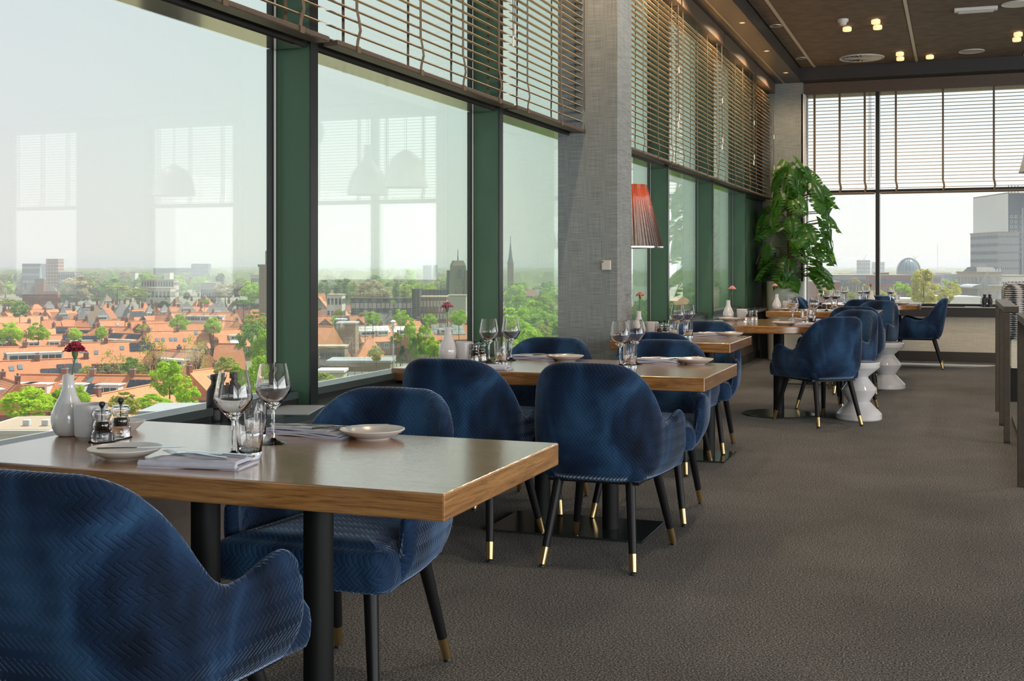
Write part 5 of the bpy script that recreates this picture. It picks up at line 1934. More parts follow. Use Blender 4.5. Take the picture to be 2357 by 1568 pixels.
# brick church with a square tower
d = 640
p = at(93, d)
o = thing('brick_church', 'red brick church with square clock tower and grey roof, nearest pane', 'church', (p.x, p.y, GZ), YAW + 0.12)
zt = zpix(643, d) - GZ
k = d / FPX
MB().box(-10 * k, 10 * k, -10 * k, 10 * k, 0, zt).build('tower', 'brick_red', o)
MB().box(-10.8 * k, 10.8 * k, -10.8 * k, 10.8 * k, zt, zt + 0.5).build('tower_cap', 'copper_green', o)
MB().tube([(0, 0, zt), (0, 0, zt + 32 * k)], [0.8, 0.15], 8).build('spire', 'out_metal', o)
for q in (-1, 1):
    MB().lathe([(0, 0), (1.0, 0), (1.0, 0.15), (0, 0.15)], 16).build('clock_face', 'slate_blue', o).matrix_local = Matrix.Translation((0 if q < 0 else 10 * k + 0.1, -10 * k - 0.1 if q < 0 else 0, zt - 9 * k)) @ (Matrix.Rotation(PI / 2, 4, 'X') if q < 0 else Matrix.Rotation(PI / 2, 4, 'Y'))
zb_ = zpix(670, d) - GZ
MB().box(10 * k, 40 * k, -6 * k, 16 * k, 0, zb_).build('nave', 'brick_red', o)
MB().box(-40 * k, -10 * k, 0, 16 * k, 0, zb_ - 2).build('nave', 'brick_red', o)
r_ = MB()
zr_ = zpix(658, d) - GZ
r_.add([(-42 * k, -2 * k, zb_ - 2), (38 * k, -2 * k, zb_ - 1), (38 * k, 18 * k, zb_ - 1), (-42 * k, 18 * k, zb_ - 2), (-30 * k, 8 * k, zr_), (26 * k, 8 * k, zr_)], [(0, 1, 5, 4), (1, 2, 5), (2, 3, 4, 5), (3, 0, 4), (3, 2, 1, 0)])
r_.build('roof', 'tiles_grey', o)
MB().box(-36 * k, -33 * k, 4 * k, 7 * k, zb_ - 3, zr_ + 1.5).build('chimney', 'brick_red', o)

# tall church tower at the edge of the nearest pane
d = 430
p = at(630, d)
k = d / FPX
o = thing('church_tower', 'brown brick church tower with pointed spire, half behind the first green fin', 'tower', (p.x, p.y, GZ), YAW)
z1 = zpix(614, d) - GZ
w_ = 28 * k
MB().box(-w_, w_, -w_, w_, 0, z1).build('shaft', 'brick_brown', o)
MB().box(-w_ - 0.4, w_ + 0.4, -w_ - 0.4, w_ + 0.4, z1, z1 + 0.8).build('cornice', 'brick_brown', o)
z2 = zpix(580, d) - GZ
MB().lathe([(0, z1 + 0.8), (19.5 * k, z1 + 0.8), (19.5 * k, z2), (0, z2)], 8).build('lantern', 'brick_brown', o)
MB().lathe([(21 * k, z2), (14 * k, zpix(574, d) - GZ), (0, zpix(505, d) - GZ), ], 8).build('spire', 'render_grey', o)
for i in range(4):
    q = PI / 8 + i * PI / 4 + PI
    w2 = MB().box(-0.55, 0.55, -0.12, 0.12, z1 + 1.6, z2 - 1.2).build('louvre_opening', 'out_pane', o)
    w2.location = (19.2 * k * 0.93 * math.cos(q), 19.2 * k * 0.93 * math.sin(q), 0)
    w2.rotation_euler.z = q + PI / 2
MB().box(-w_ * 0.3, -w_ * 0.15, -w_ - 0.25, -w_, z1 * 0.35, z1 * 0.8).build('wall_anchor', 'render_grey', o).rotation_euler.y = 0.12
for zf in (0.42, 0.7):
    MB().box(w_ * -0.2, w_ * -0.08, -w_ - 0.1, -w_ + 0.1, z1 * zf, z1 * zf + 1.6).build('slit_window', 'out_pane', o)

# the old leaning tower
d = 520
p = at(1054, d)
k = d / FPX
o = thing('old_tower', 'massive old stone tower with a flat top, seen through the second pane', 'tower', (p.x, p.y, GZ), YAW + 0.25)
zt = zpix(600, d) - GZ
hw = 17.5 * k
sh = MB()
lv = [(0, hw * 1.12), (zt * 0.30, hw * 1.08), (zt * 0.31, hw * 1.0), (zt * 0.62, hw * 0.97), (zt * 0.63, hw * 0.92), (zt * 0.93, hw * 0.88), (zt, hw * 0.62)]
vs, fs = [], []
for z, r_ in lv:
    vs += [(-r_, -r_, z), (r_, -r_, z), (r_, r_, z), (-r_, r_, z)]
for i in range(len(lv) - 1):
    for j in range(4):
        fs.append((4 * i + j, 4 * i + (j + 1) % 4, 4 * i + 4 + (j + 1) % 4, 4 * i + 4 + j))
fs.append(tuple(range(4 * len(lv) - 4, 4 * len(lv))))
sh.add(vs, fs).build('shaft', 'stone_tower', o)
for sx, sy in ((-1, -1), (1, -1), (1, 1), (-1, 1)):
    b_ = MB()
    vv = []
    for z, r_ in ((0, 2.2), (zt * 0.45, 1.7), (zt * 0.46, 1.3), (zt * 0.86, 0.9)):
        c_ = hw * 0.98
        vv += [(sx * c_ - r_, sy * c_ - r_, z), (sx * c_ + r_, sy * c_ - r_, z), (sx * c_ + r_, sy * c_ + r_, z), (sx * c_ - r_, sy * c_ + r_, z)]
    b_.add(vv, [(4 * i + j, 4 * i + (j + 1) % 4, 4 * i + 4 + (j + 1) % 4, 4 * i + 4 + j) for i in range(3) for j in range(4)] + [(12, 13, 14, 15)])
    b_.build('buttress', 'stone_tower', o)
for (x, z, h_) in ((0, 0.74, 4.2), (-2.2, 0.40, 5.0), (2.2, 0.40, 5.0)):
    MB().box(x - 0.7, x + 0.7, -hw * 1.03, -hw * 0.8, zt * z, zt * z + h_).build('arched_window', 'out_pane', o)
    MB().box(hw * 0.8, hw * 1.03, x - 0.7, x + 0.7, zt * z, zt * z + h_).build('arched_window', 'out_pane', o)
MB().tube([(0, 0, zt), (0, 0, zt + 5)], [0.25, 0.08], 6).build('mast', 'frame_dark', o)

d = 900
p = at(1175, d)
o = thing('church_spire', 'slim mauve church spire against the sky in the third pane', 'tower', (p.x, p.y, GZ), YAW)
k = d / FPX
z1, z2 = zpix(606, d) - GZ, zpix(553, d) - GZ
MB().box(-7 * k, 7 * k, -7 * k, 7 * k, 0, z1).build('shaft', 'brick_red', o)
MB().lathe([(8 * k, z1), (5 * k, z1 + 9 * k), (0, z2)], 8).build('spire', 'slate_blue', o)
MB().tube([(0, 0, z2 - 1), (0, 0, z2 + 3)], 0.2, 5).build('cross_pole', 'frame_dark', o)

block('white_building', 'white three storey block with flat roof left in the second pane', 752, 787, 680, 470, 10, 'render_white', rows=3, cols=4)
block('school_building', 'long dark school building with a band of windows, second pane', 808, 946, 689, 480, 14, 'brick_dark', rows=1, cols=14, wf=(0.8, 0.4), frame='render_beige', roofc='brick_dark', h0=9.5)
block('school_building', 'black tower block at the end of the long school, second pane', 948, 965, 668, 450, 12, 'brick_dark', roofc='brick_dark')
block('school_building', 'black upper storey set back behind the brick school, second pane', 966, 1034, 669, 520, 14, 'brick_dark', rows=1, cols=9, roofc='brick_dark', h0=13)
block('school_building', 'brown brick school wing with two window rows, second pane', 967, 1027, 685, 455, 14, 'brick_red', rows=2, cols=8, wf=(0.75, 0.45), frame='render_beige', h0=6.5)
block('low_building', 'pale grey low building in front of the old tower', 1030, 1072, 682, 480, 14, 'render_beige')
block('apartment_block', 'mauve grey twin apartment tower on the horizon, left of the old tower', 974, 992, 611, 1300, 14, 'slate_blue', rows=6, cols=5)
block('apartment_block', 'mauve grey slim apartment tower on the horizon, next to the old tower', 996, 1005, 611, 1290, 14, 'slate_blue', rows=6, cols=3)
o = block('brick_stair_tower', 'square brown brick stair tower beside the big orange roof', 774, 818, 746, 312, 7, 'brick_brown', roofc='out_metal')
block('brick_stair_tower', 'upper brown brick lift shaft behind the stair tower', 770, 792, 738, 321, 5, 'brick_brown', roofc='out_metal')
o = block('pavilion', 'flat roofed pavilion with a window band below the orange roof, second pane', 752, 898, 835, 235, 9, 'brick_brown', rows=1, cols=9, wf=(0.9, 0.42), frame='out_white', roofc='render_grey', h0=3.2)
block('low_building', 'low shed with pale flat roof at the lowest edge of the second pane', 730, 790, 858, 200, 5, 'render_beige', roofc='out_white')
# row of windows on the long facade under the big orange roof
d = 270
p0, p1 = at(722, d), at(790, d)
o = block('school_building', 'buff brick school facade with tall windows under the big orange roof', 690, 793, 801, d, 6, 'brick_brown')
Lq = (at(793, d) - at(690, d)).length
zt = zpix(801, d) - GZ
for i in range(4):
    for zz in (1.9, 4.6):
        window_piece(o, -Lq / 2 + Lq * (0.5 + 0.13 * i), -0.02, zt - zz, 1.2, 1.6, 2, 'slate_blue')
p = at(905, 240)
o = thing('street_lamp', 'tall mast lamp with stacked round heads in front of the trees, second pane', 'street lamp', (p.x, p.y, GZ))
zt = zpix(738, 240) - GZ
MB().tube([(0, 0, 0), (0, 0, zt)], [.16, .09], 8).build('mast', 'out_metal', o, smooth=50)
for i in range(3):
    MB().lathe([(0, 0), (.55, .05), (.6, .2), (.2, .5), (0, .5)], 14, (0, 0, zt - 0.4 - i * 0.62)).build('lamp_head', 'out_white', o, smooth=50)

# beyond the end windows
o = block('high_rise', 'very tall dark grey tower with small square windows at the right edge', 2318, 2440, 446, 420, 30, 'slate_blue', rows=0)
H = zpix(446, 420) - GZ
L = (at(2440, 420) - at(2318, 420)).length
for r_ in range(9):
    for c_ in range(4):
        window_piece(o, -L / 2 + 1.6 + c_ * 1.45 + (0.5 if c_ > 1 else 0), -0.02, H - 8 - r_ * 1.25 * 1.4, 0.7, 0.9, 1, 'render_white')
MB().box(-L / 2 + 3.3 + 1.6, -L / 2 + 3.7 + 1.9, -0.4, 0, 2, H - 5).build('pilaster', 'render_grey', o)
MB().box(-L / 2 - 0.3, -L / 2 + 0.25, -0.3, 30.1, 0, H).build('edge_strip', 'out_white', o)
for q in range(4):
    MB().tube([(-L / 2 + 3 + q * 1.1, 6, H), (-L / 2 + 3 + q * 1.1, 6, H + 3.5)], 0.12, 5).build('antenna', 'frame_dark', o)
o = block('high_rise', 'lower light grey tower with rows of dark windows before the tallest tower', 2297, 2346, 536, 400, 24, 'render_grey', rows=14, cols=10, wf=(0.32, 0.24), frame='slate_blue')
o = block('hotel_building', 'beige stair block with external zigzag stairs and a grey cap roof', 2250, 2306, 629, 330, 15, 'render_beige', rows=6, cols=3, wf=(0.3, 0.5), frame='render_grey')
H = zpix(629, 330) - GZ
L = (at(2306, 330) - at(2250, 330)).length
k = 330 / FPX
MB().add([(-L * .42, 2, H + .4), (L * .42, 2, H + .4), (L * .42, 12, H + .4), (-L * .42, 12, H + .4), (-L * .34, 3.5, H + 14 * k), (L * .34, 3.5, H + 14 * k), (L * .34, 10, H + 14 * k), (-L * .34, 10, H + 14 * k)],
         [(0, 1, 5, 4), (1, 2, 6, 5), (2, 3, 7, 6), (3, 0, 4, 7), (4, 5, 6, 7)]).build('cap_roof', 'tiles_grey', o)
MB().box(-1.0, 1.0, 5, 8, H + 14 * k, H + 20 * k).build('roof_box', 'render_beige', o)
# raised letters along the roof edge, too small to read in the photograph: plain blocks of the same rhythm
let = MB()
for i in range(9):
    x = -L * .45 + L * .9 * i / 8
    let.box(x - 0.16, x - 0.04, 0.3, 0.42, H + .4, H + 1.35).box(x + 0.05, x + 0.17, 0.3, 0.42, H + .4, H + 1.2).box(x - 0.16, x + 0.17, 0.3, 0.42, H + .8, H + .95)
tag(let.build('roof_letters', 'out_white', o), kind='stuff')
for i in range(6):
    zz = 2.6 + i * (H - 2) / 6
    MB().box(-L / 2 - 0.1, L / 2 + 0.1, -1.4, -0.1, zz, zz + 0.22).build('gallery', 'out_white', o)
    f_ = MB()
    f_.add([(-L * .45, -1.3, zz), (-L * .12, -1.3, zz + (H - 2) / 6), (-L * .12, -0.9, zz + (H - 2) / 6), (-L * .45, -0.9, zz), (-L * .45, -1.3, zz + .16), (-L * .12, -1.3, zz + .16 + (H - 2) / 6), (-L * .12, -0.9, zz + .16 + (H - 2) / 6), (-L * .45, -0.9, zz + .16)],
           [(3, 2, 1, 0), (4, 5, 6, 7), (0, 1, 5, 4), (1, 2, 6, 5), (2, 3, 7, 6), (3, 0, 4, 7)]).build('stair_flight', 'render_beige', o)
block('office_building', 'pale low office at the foot of the towers', 2318, 2400, 637, 360, 20, 'render_white', rows=4, cols=10)
block('brick_office', 'long red brick office with grey window bands below the glass dome', 2001, 2098, 635, 480, 18, 'brick_red', rows=4, cols=10, band_=True, wf=(0.9, 0.35), frame='slate_blue', h0=6)
block('brick_office', 'dark roof box on the long red brick office', 2024, 2046, 629, 490, 8, 'brick_dark')
block('glass_office', 'low grey office with glass front left of the mullion', 1886, 1994, 635, 470, 18, 'render_grey', rows=2, cols=14, wf=(0.85, 0.6), frame='slate_blue', h0=9)
block('red_hall', 'salmon red flat hall behind the plant', 1878, 1934, 650, 380, 16, 'brick_red')
block('apartment_block', 'dark apartment tower on the horizon left of the mullion', 1981, 2003, 600, 1200, 14, 'slate_blue', rows=8, cols=5, frame='render_beige')
block('apartment_block', 'pale grey apartment block on the horizon right of the mullion', 2014, 2036, 604, 1500, 14, 'render_grey', rows=6, cols=6)
block('low_building', 'pale flat roofed long hall just above the end window sill', 2182, 2256, 687, 260, 12, 'render_white', roofc='out_white')
block('low_building', 'pale flat hall behind the armchair in profile', 2070, 2150, 692, 240, 10, 'render_white', roofc='out_white')
o = block('grey_house', 'grey house with a round arched roof before the stair block', 2205, 2250, 666, 300, 9, 'render_grey', rows=2, cols=3, wf=(0.35, 0.4))
H = zpix(666, 300) - GZ
L = (at(2250, 300) - at(2205, 300)).length
MB().prism([(L / 2 * math.cos(q), H + 0.4 + 0.95 * math.sin(q)) for q in [PI * i / 14 for i in range(15)]], 0, 9).build('arched_roof', 'render_grey', o).rotation_euler.x = PI / 2
o.children[-1].location.y = 9
for (a, b_, v, dd_, mt) in ((2168, 2190, 629, 900, 'render_grey'), (2192, 2215, 632, 760, 'slate_blue'), (2216, 2236, 628, 950, 'render_beige'), (2125, 2150, 630, 800, 'brick_brown'), (2236, 2250, 633, 600, 'brick_red'), (1942, 1966, 630, 900, 'render_white'), (1905, 1930, 633, 820, 'brick_brown'), (2150, 2166, 634, 640, 'brick_brown')):
    block('town_block', {2168: 'grey slab far behind the round tree top, right of it', 2192: 'dark slab between the tree and the stair block', 2216: 'beige slab on the haze line left of the stair block', 2125: 'brown block peeping over the tall round tree', 2236: 'small red block left of the stair block', 1942: 'white block on the skyline left of the mullion', 1905: 'brown block right beside the plant leaves', 2150: 'narrow brown block at the right shoulder of the round tree'}[a],
          a, b_, v, dd_, 14, mt, rows=4, cols=6)
tbr = random.Random(12)
for i in range(18):
    u = 1905 + i * 21.5 + tbr.uniform(-6, 6)
    d_ = tbr.uniform(420, 900)
    h_ = tbr.uniform(8, 13)
    if 2240 < u < 2300:
        d_ += 300
    vt = 610 + (EYE - (GZ + h_)) * FPX / d_
    block('town_block', 'small hazy flat roofed town block, %s from left beyond the end windows' % ordinal(i), u - tbr.uniform(8, 15), u + tbr.uniform(8, 15), vt, d_, 12, tbr.choice(('brick_brown', 'render_grey', 'brick_red', 'render_beige', 'render_white')), rows=3, cols=6)
# glass dome
d = 560
p = at(2090, d)
k = d / FPX
o = thing('glass_dome', 'round glass dome with a pale arch rim beyond the end windows', 'dome', (p.x, p.y, zpix(634, d)), YAW)
RD = 25 * k
MB().lathe([(RD * math.cos(q) if i < 12 else 0, (1.15 * RD) * math.sin(q) + 2) for i, q in enumerate([PI / 2 * i / 12 for i in range(13)])], 40).build('glazing', 'dome_glass', o, smooth=True)
rb = MB()
for i in range(10):
    q = PI * i / 10
    rb.tube([(RD * 1.01 * math.cos(t2) * math.cos(q), RD * 1.01 * math.cos(t2) * math.sin(q), 2 + 1.16 * RD * math.sin(t2)) for t2 in [PI * j / 16 for j in range(17)]], 0.07, 5)
rb.build('ribs', 'out_metal', o)
MB().tube([(RD * 1.05 * math.cos(t2), -RD * 0.25, 2 + 1.2 * RD * math.sin(t2)) for t2 in [PI * j / 20 for j in range(21)]], 0.38, 8).build('arch_rim', 'out_metal', o)
MB().lathe([(0, -14), (RD * 1.02, -14), (RD * 1.02, 2), (0, 2)], 40).build('drum', 'render_grey', o)
# turbines and masts
for (u, v, r_, dd_, lb, a0) in ((1926, 598, 13, 2600, 'white wind turbine beside the plant leaves', 0.3), (1988, 595, 12, 2700, 'white wind turbine behind the dark tower left of the mullion', 0.9), (2106, 594, 12, 2500, 'white wind turbine peeping over the glass dome', 0.5)):
    p = at(u, dd_)
    o = thing('wind_turbine', lb, 'wind turbine', (p.x, p.y, GZ), YAW, 'wind turbines on the horizon')
    zh = zpix(v, dd_) - GZ
    k = dd_ / FPX
    MB().tube([(0, 0, 0), (0, 0, zh)], [1.6, 0.9], 8).build('mast', 'out_metal', o)
    MB().box(-1.2, 1.2, -2.4, 3, zh - 1.2, zh + 1.2).build('nacelle', 'out_metal', o)
    for i in range(3):
        q = a0 + i * 2 * PI / 3
        MB().tube([(0, -2.8, zh), (math.cos(q) * r_ * k, -2.8, zh + math.sin(q) * r_ * k)], [0.9, 0.25], 5).build('blade', 'out_metal', o)
for (u, v, dd_, lb) in ((2158, 563, 2400, 'tall thin radio mast on the horizon right of the dome'), (2259, 595, 2000, 'thin mast on the horizon above the stair block')):
    p = at(u, dd_)
    o = thing('radio_mast', lb, 'mast', (p.x, p.y, GZ))
    zt = zpix(v, dd_) - GZ
    MB().tube([(0, 0, 0), (0, 0, zt)], [0.7, 0.35], 6).build('pole', 'out_metal', o)
    for q in (0.35, 0.6, 0.85):
        MB().tube([(-1.6, 0, zt * q), (1.6, 0, zt * q)], 0.2, 5).build('cross_arm', 'out_metal', o)


# ---------------- trees
def crown_mesh(seed, n=1500, size=0.062, form='round'):
    r_ = np.random.RandomState(seed)
    nb = 46
    ctr, rad = [], []
    for i in range(nb):
        a = r_.uniform(0, 2 * PI)
        h = r_.uniform(0.0, 1.0)
        prof = {'round': math.sin(PI * (0.20 + 0.72 * h)) ** 0.6, 'tall': math.sin(PI * (0.10 + 0.82 * h)) ** 0.9, 'cone': 1.02 - h, 'willow': math.sin(PI * (0.28 + 0.62 * h)) ** 0.7}[form]
        q = prof * 0.40 * math.sqrt(r_.uniform(0.25, 1.0))
        ctr.append((q * math.cos(a), q * math.sin(a), 0.10 + 0.80 * h))
        rad.append(r_.uniform(0.075, 0.14) * (0.7 + 0.5 * prof))
    ctr, rad = np.array(ctr), np.array(rad)
    idx = r_.randint(0, nb, n)
    dr = r_.normal(size=(n, 3))
    dr /= np.linalg.norm(dr, axis=1)[:, None]
    c = ctr[idx] + dr * (rad[idx] * r_.uniform(0.55, 1.0, n))[:, None] * np.array([1, 1, 0.8])
    nr = dr + r_.normal(size=(n, 3)) * 0.45
    nr /= np.linalg.norm(nr, axis=1)[:, None]
    t1 = np.cross(nr, r_.normal(size=(n, 3)))
    t1 /= np.linalg.norm(t1, axis=1)[:, None]
    t2 = np.cross(nr, t1)
    s = (size * r_.uniform(0.6, 1.15, n))[:, None]
    v = np.stack([c - t1 * s * 0.5 - t2 * s * 0.22, c + t1 * s * 0.12 - t2 * s * 0.5, c + t1 * s * 0.55 + t2 * s * 0.1, c - t1 * s * 0.1 + t2 * s * 0.5], 1).reshape(-1, 3)
    me = bpy.data.meshes.new('crown')
    me.from_pydata(v.tolist(), [], np.arange(4 * n).reshape(-1, 4).tolist())
    me.update()
    return me


def bare_mesh(seed):
    r_ = random.Random(seed)
    m = MB()

    def br(p, d_, ln, rad, lv):
        q = p + d_ * ln
        mid = p + d_ * ln * 0.5 + Vector((r_.uniform(-1, 1), r_.uniform(-1, 1), 0)) * ln * 0.06
        m.tube([p, mid, q], [rad, rad * 0.8, rad * 0.6], 5, cap=False)
        if lv == 0:
            return
        for i in range(4 if lv > 1 else 3):
            nd = (d_ + Vector((r_.uniform(-1, 1), r_.uniform(-1, 1), r_.uniform(-0.15, 0.6))) * 0.75).normalized()
            br(p + d_ * ln * r_.uniform(0.55, 1.0), nd, ln * r_.uniform(0.55, 0.78), rad * 0.55, lv - 1)
    br(Vector((0, 0, 0)), Vector((0, 0, 1)), 0.34, 0.022, 4)
    return m


CROWN = {(f, k): crown_mesh(10 * i + k, 3800, 0.056, f) for i, f in enumerate(('round', 'tall', 'willow')) for k in range(3)}
CROWN[('cone', 0)] = crown_mesh(91, 1500, 0.06, 'cone')
FARC = [crown_mesh(200 + k, 900, 0.12, 'round') for k in range(3)]
TRUNK = MB().tube([(0, 0, 0), (0.02, 0, 0.5), (0, 0, 1)], [.055, .035, .018], 6)
trunk_o = None
BARE = [bare_mesh(3), bare_mesh(8)]
bare_o = [None, None]
TREES = []
CM = {}


def tree(u, vt, vb, w_, d, kind, form='round'):
    """crown from pixel row vt down to vb, w_ pixels wide, at depth d metres"""
    global trunk_o
    k = d / FPX
    zt, zb_ = zpix(vt, d), max(GZ + 1.0, zpix(vb, d))
    p = at(u, d)
    o = empty('tree', (p.x, p.y, GZ))
    far = d > 620
    rr = random.Random(int(u * 31 + d))
    if kind == 'bare':
        i = rr.randrange(2)
        if bare_o[i] is None:
            bare_o[i] = BARE[i].build('branches', 'bark', o)
            c_ = bare_o[i]
        else:
            c_ = link_copy(bare_o[i], o)
        c_.scale = (w_ * k * 1.0, w_ * k * 1.0, (zt - GZ) * 1.02)
        key = ('bare', 'tree_yellow')
        if key not in CM:
            me = crown_mesh(77, 900, 0.032, 'round')
            me.materials.append(MAT['tree_yellow'])
            CM[key] = me
        f_ = bpy.data.objects.new('crown', CM[key])
        COL.objects.link(f_)
        f_.parent = o
        f_.location = (0, 0, (zt - GZ) * 0.35)
        f_.scale = (w_ * k * 1.05, w_ * k * 1.05, (zt - GZ) * 0.66)
    else:
        key = (form, rr.randrange(3) if form != 'cone' else 0, kind, far)
        if key not in CM:
            me = (FARC[key[1]] if far and form != 'cone' else CROWN[(form, key[1])]).copy()
            me.materials.clear()
            me.materials.append(MAT[kind])
            CM[key] = me
        c_ = bpy.data.objects.new('crown', CM[key])
        COL.objects.link(c_)
        c_.parent = o
        c_.location = (0, 0, zb_ - GZ)
        c_.scale = (w_ * k * 1.1, w_ * k * 1.1, (zt - zb_) * 1.05)
        c_.rotation_euler.z = rr.uniform(0, 6.28)
        if trunk_o is None:
            trunk_o = TRUNK.build('trunk', 'bark', o)
            t2 = trunk_o
        else:
            t2 = link_copy(trunk_o, o)
        hgt = (zb_ - GZ) + (zt - zb_) * 0.5
        t2.scale = (w_ * k * 0.7, w_ * k * 0.7, hgt)
    TREES.append((o, u, (vt + vb) / 2, kind, d))
    return o


LI, OL, BR_, GR, DK, PU, YE = 'tree_lime', 'tree_olive', 'tree_brown', 'tree_green', 'tree_dark', 'tree_purple', 'tree_yellow'
for a in ((66, 893, 968, 128, 140, LI), (140, 892, 962, 60, 146, LI), (182, 888, 955, 52, 150, LI), (286, 902, 958, 76, 145, YE), (390, 826, 915, 92, 176, LI, 'tall'), (352, 908, 945, 100, 150, LI), (432, 880, 940, 60, 160, LI),
          (304, 822, 868, 48, 232, GR), (330, 838, 868, 36, 230, OL), (262, 800, 868, 100, 236, 'bare'), (352, 762, 872, 98, 226, 'bare'), (448, 764, 872, 86, 232, 'bare'), (200, 842, 866, 44, 234, OL),
          (24, 743, 792, 58, 300, LI), (88, 742, 786, 54, 300, LI), (172, 755, 786, 34, 310, LI), (234, 752, 782, 32, 330, LI), (332, 746, 768, 36, 360, YE), (415, 724, 766, 50, 360, LI), (491, 730, 768, 42, 350, LI),
          (592, 716, 760, 66, 300, YE), (582, 742, 830, 80, 250, GR, 'tall'), (612, 760, 860, 70, 230, LI, 'tall'), (596, 820, 930, 84, 175, LI), (545, 842, 900, 50, 180, LI), (630, 800, 905, 60, 190, OL, 'tall'), (520, 820, 870, 60, 200, OL),
          (45, 694, 732, 44, 430, GR), (320, 664, 694, 56, 620, OL), (518, 654, 686, 58, 640, BR_), (578, 648, 694, 52, 600, LI), (610, 654, 698, 44, 600, LI), (552, 660, 684, 30, 640, PU), (378, 693, 712, 34, 520, DK), (430, 672, 690, 18, 640, DK),
          (508, 630, 658, 22, 760, DK, 'tall'), (20, 688, 706, 60, 520, OL), (270, 655, 672, 60, 760, OL), (560, 690, 705, 50, 520, GR), (470, 690, 700, 30, 520, LI),
          # second pane
          (789, 640, 690, 54, 560, GR), (745, 643, 690, 36, 560, GR), (925, 650, 688, 42, 520, OL), (912, 655, 690, 20, 515, GR), (944, 620, 668, 30, 640, LI), (968, 650, 672, 32, 560, LI), (990, 652, 680, 34, 560, LI), (1020, 655, 682, 30, 560, GR),
          (858, 718, 752, 40, 330, LI), (922, 712, 752, 40, 320, LI), (944, 732, 780, 32, 280, LI), (978, 742, 824, 42, 220, LI, 'tall'), (958, 766, 830, 46, 220, LI, 'tall'), (1000, 784, 828, 44, 215, LI), (912, 765, 792, 34, 250, OL), (1056, 714, 750, 46, 300, LI),
          (990, 722, 748, 36, 310, LI), (866, 796, 832, 40, 220, YE), (926, 790, 836, 30, 215, DK, 'cone'), (744, 858, 892, 70, 185, OL), (790, 866, 896, 50, 180, OL), (780, 712, 728, 20, 350, YE), (730, 700, 716, 24, 420, OL), (770, 726, 752, 20, 330, LI),
          (905, 690, 700, 14, 430, LI), (840, 716, 728, 30, 350, OL), (890, 868, 892, 60, 190, OL),
          # end windows
          (2126, 621, 700, 66, 230, YE, 'willow'), (2070, 648, 668, 30, 330, LI), (2082, 653, 676, 34, 320, LI), (1990, 655, 682, 24, 320, YE), (1966, 640, 660, 30, 420, BR_), (2190, 650, 690, 44, 270, YE), (2175, 664, 700, 40, 250, YE), (2222, 640, 660, 40, 420, YE),
          (2176, 642, 655, 18, 480, LI), (2200, 643, 656, 16, 480, LI), (2240, 655, 675, 26, 330, YE), (1955, 668, 690, 34, 270, OL), (2022, 668, 690, 36, 270, YE), (2052, 672, 700, 40, 250, YE), (2100, 670, 696, 30, 250, OL), (1905, 664, 690, 40, 270, YE), (2016, 640, 655, 24, 500, YE)):
    tree(*a)
tr = random.Random(5)
for i in range(74):                                                  # the wooded middle distance through the nearest pane
    d = tr.uniform(820, 1600)
    h_ = tr.uniform(13, 21)
    u = tr.uniform(-30, 640)
    vt, vb = 610 + (EYE - (GZ + h_)) * FPX / d, 610 + (EYE - (GZ + h_ * 0.15)) * FPX / d
    if 40 < u < 140 and 560 < d < 940:
        d = 960
    tree(u, vt, vb, h_ * tr.uniform(0.8, 1.15) * FPX / d, d, tr.choice((OL, OL, BR_, BR_, GR, LI, OL, PU if i % 9 == 0 else GR)))
for i in range(34):                                                  # second pane
    d = tr.uniform(560, 1500)
    h_ = tr.uniform(13, 21)
    u = tr.uniform(730, 1085)
    if u > 1020 and d < 640:
        d += 200
    vt, vb = 610 + (EYE - (GZ + h_)) * FPX / d, 610 + (EYE - (GZ + h_ * 0.15)) * FPX / d
    tree(u, vt, vb, h_ * tr.uniform(0.8, 1.1) * FPX / d, d, tr.choice((OL, BR_, BR_, GR, LI)))
for i in range(44):                                                  # third pane: mostly trees
    d = 190 * (6.0 ** tr.random())
    h_ = tr.uniform(11, 17)
    u = tr.uniform(1140, 1300)
    vt, vb = 610 + (EYE - (GZ + h_)) * FPX / d, 610 + (EYE - (GZ + h_ * 0.1)) * FPX / d
    tree(u, vt, vb, h_ * tr.uniform(0.75, 1.05) * FPX / d, d, tr.choice((LI, LI, GR, OL, LI)), tr.choice(('round', 'tall')))
for i in range(46):                                                  # past the pillar
    d = 200 * (6.0 ** tr.random())
    h_ = tr.uniform(11, 16)
    u = tr.uniform(1440, 1700)
    vt, vb = 610 + (EYE - (GZ + h_)) * FPX / d, 610 + (EYE - (GZ + h_ * 0.1)) * FPX / d
    tree(u, vt, vb, h_ * tr.uniform(0.75, 1.05) * FPX / d, d, tr.choice((LI, GR, OL, LI, GR)), tr.choice(('round', 'tall')))
for i in range(24):                                                  # haze behind the end windows
    d = tr.uniform(620, 1500)
    h_ = tr.uniform(11, 17)
    u = tr.uniform(1880, 2330)
    vt, vb = 610 + (EYE - (GZ + h_)) * FPX / d, 610 + (EYE - (GZ + h_ * 0.1)) * FPX / d
    tree(u, vt, vb, h_ * tr.uniform(0.8, 1.1) * FPX / d, d, tr.choice((OL, BR_, YE, GR)))
TW = {LI: 'fresh lime green', OL: 'olive green', BR_: 'brownish budding', GR: 'mid green', DK: 'dark green', PU: 'purple leaved', YE: 'yellow green', 'bare': 'nearly bare'}
buck = {}
for t_ in TREES:
    dist = 'near' if t_[4] < 260 else 'middle distance' if t_[4] < 640 else 'far'
    buck.setdefault((zone(t_[1]), dist, t_[3]), []).append(t_)
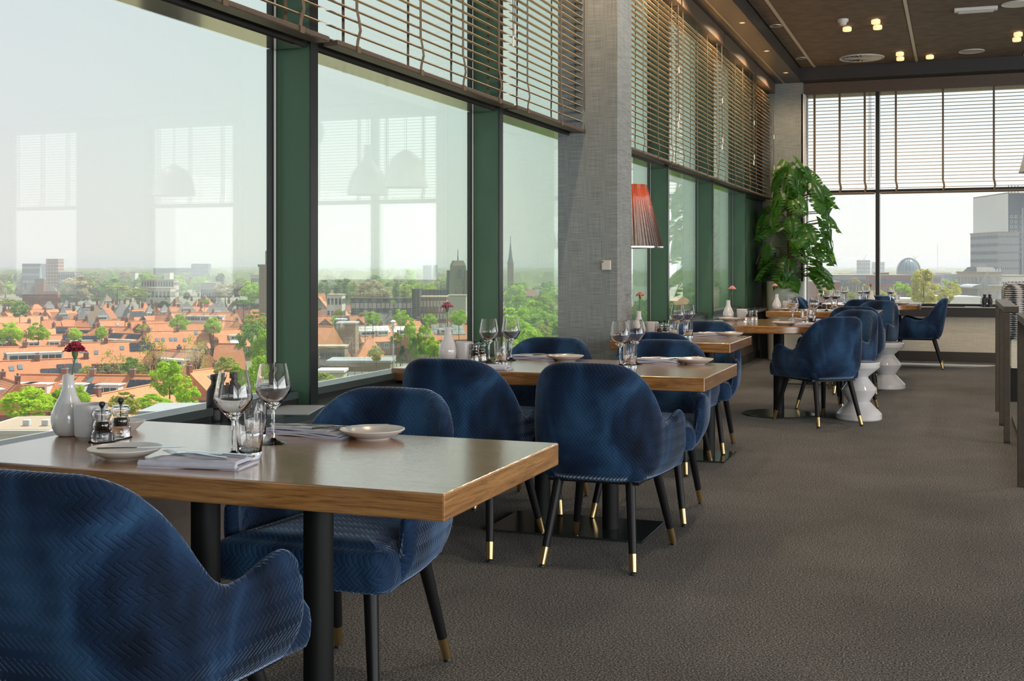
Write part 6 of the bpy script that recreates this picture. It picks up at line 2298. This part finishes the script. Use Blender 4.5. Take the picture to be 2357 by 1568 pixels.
for (zn, ds, kd), lst in buck.items():
    lst.sort(key=lambda q: q[1])
    for i, t_ in enumerate(lst):
        lb = '%s %s tree%s, %s' % (TW[kd], ds, '' if len(lst) == 1 else ', %s from left' % ordinal(i), zn)
        tag(t_[0], lb, 'tree', 'trees of the town')
# endless woods towards the horizon
hr = np.random.RandomState(4)
N = 9000
uu = hr.uniform(-500, 2700, N)
dd = 1500 * (4.0 ** hr.random_sample(N))
xc = (uu - 1178.5) / FPX
px_ = dd * (FWD.x + RGT.x * xc)
py_ = dd * (FWD.y + RGT.y * xc)
cz = GZ + hr.uniform(3, 15, N)
sz = hr.uniform(6, 13, N) * (0.6 + dd / 3000)
q = hr.uniform(0, PI, N)
ex, ey = np.cos(q) * sz, np.sin(q) * sz
ez = hr.uniform(3.5, 7, N)
v = np.stack([np.stack([px_ - ex, py_ - ey, cz - ez], 1), np.stack([px_ + ex, py_ + ey, cz - ez], 1), np.stack([px_ + ex * 0.6, py_ + ey * 0.6, cz + ez], 1), np.stack([px_ - ex * 0.6, py_ - ey * 0.6, cz + ez], 1)], 1).reshape(-1, 3)
me = bpy.data.meshes.new('woods')
me.from_pydata(v.tolist(), [], np.arange(4 * N).reshape(-1, 4).tolist())
me.materials.append(MAT['tree_olive'])
o = bpy.data.objects.new('woods', me)
COL.objects.link(o)
tag(o, 'hazy woods along the whole horizon', 'woods', kind='stuff')

# haze over the town (a real volume, outdoors only)
hz = MB().box(-6000, 6000, 60, 8200, GZ - 0.5, 14.0).build('haze', 'plaster')
hm = bpy.data.materials.new('haze')
hm.use_nodes = True
hm.node_tree.nodes.clear()
ho = hm.node_tree.nodes.new('ShaderNodeOutputMaterial')
hv = hm.node_tree.nodes.new('ShaderNodeVolumeScatter')
hv.inputs['Color'].default_value = (0.93, 0.96, 1.0, 1)
hv.inputs['Density'].default_value = 0.0005
hv.inputs['Anisotropy'].default_value = 0.3
hm.node_tree.links.new(hv.outputs[0], ho.inputs['Volume'])
hz.data.materials.clear()
hz.data.materials.append(hm)
tag(hz, 'thin spring haze over the town', 'haze', kind='stuff')
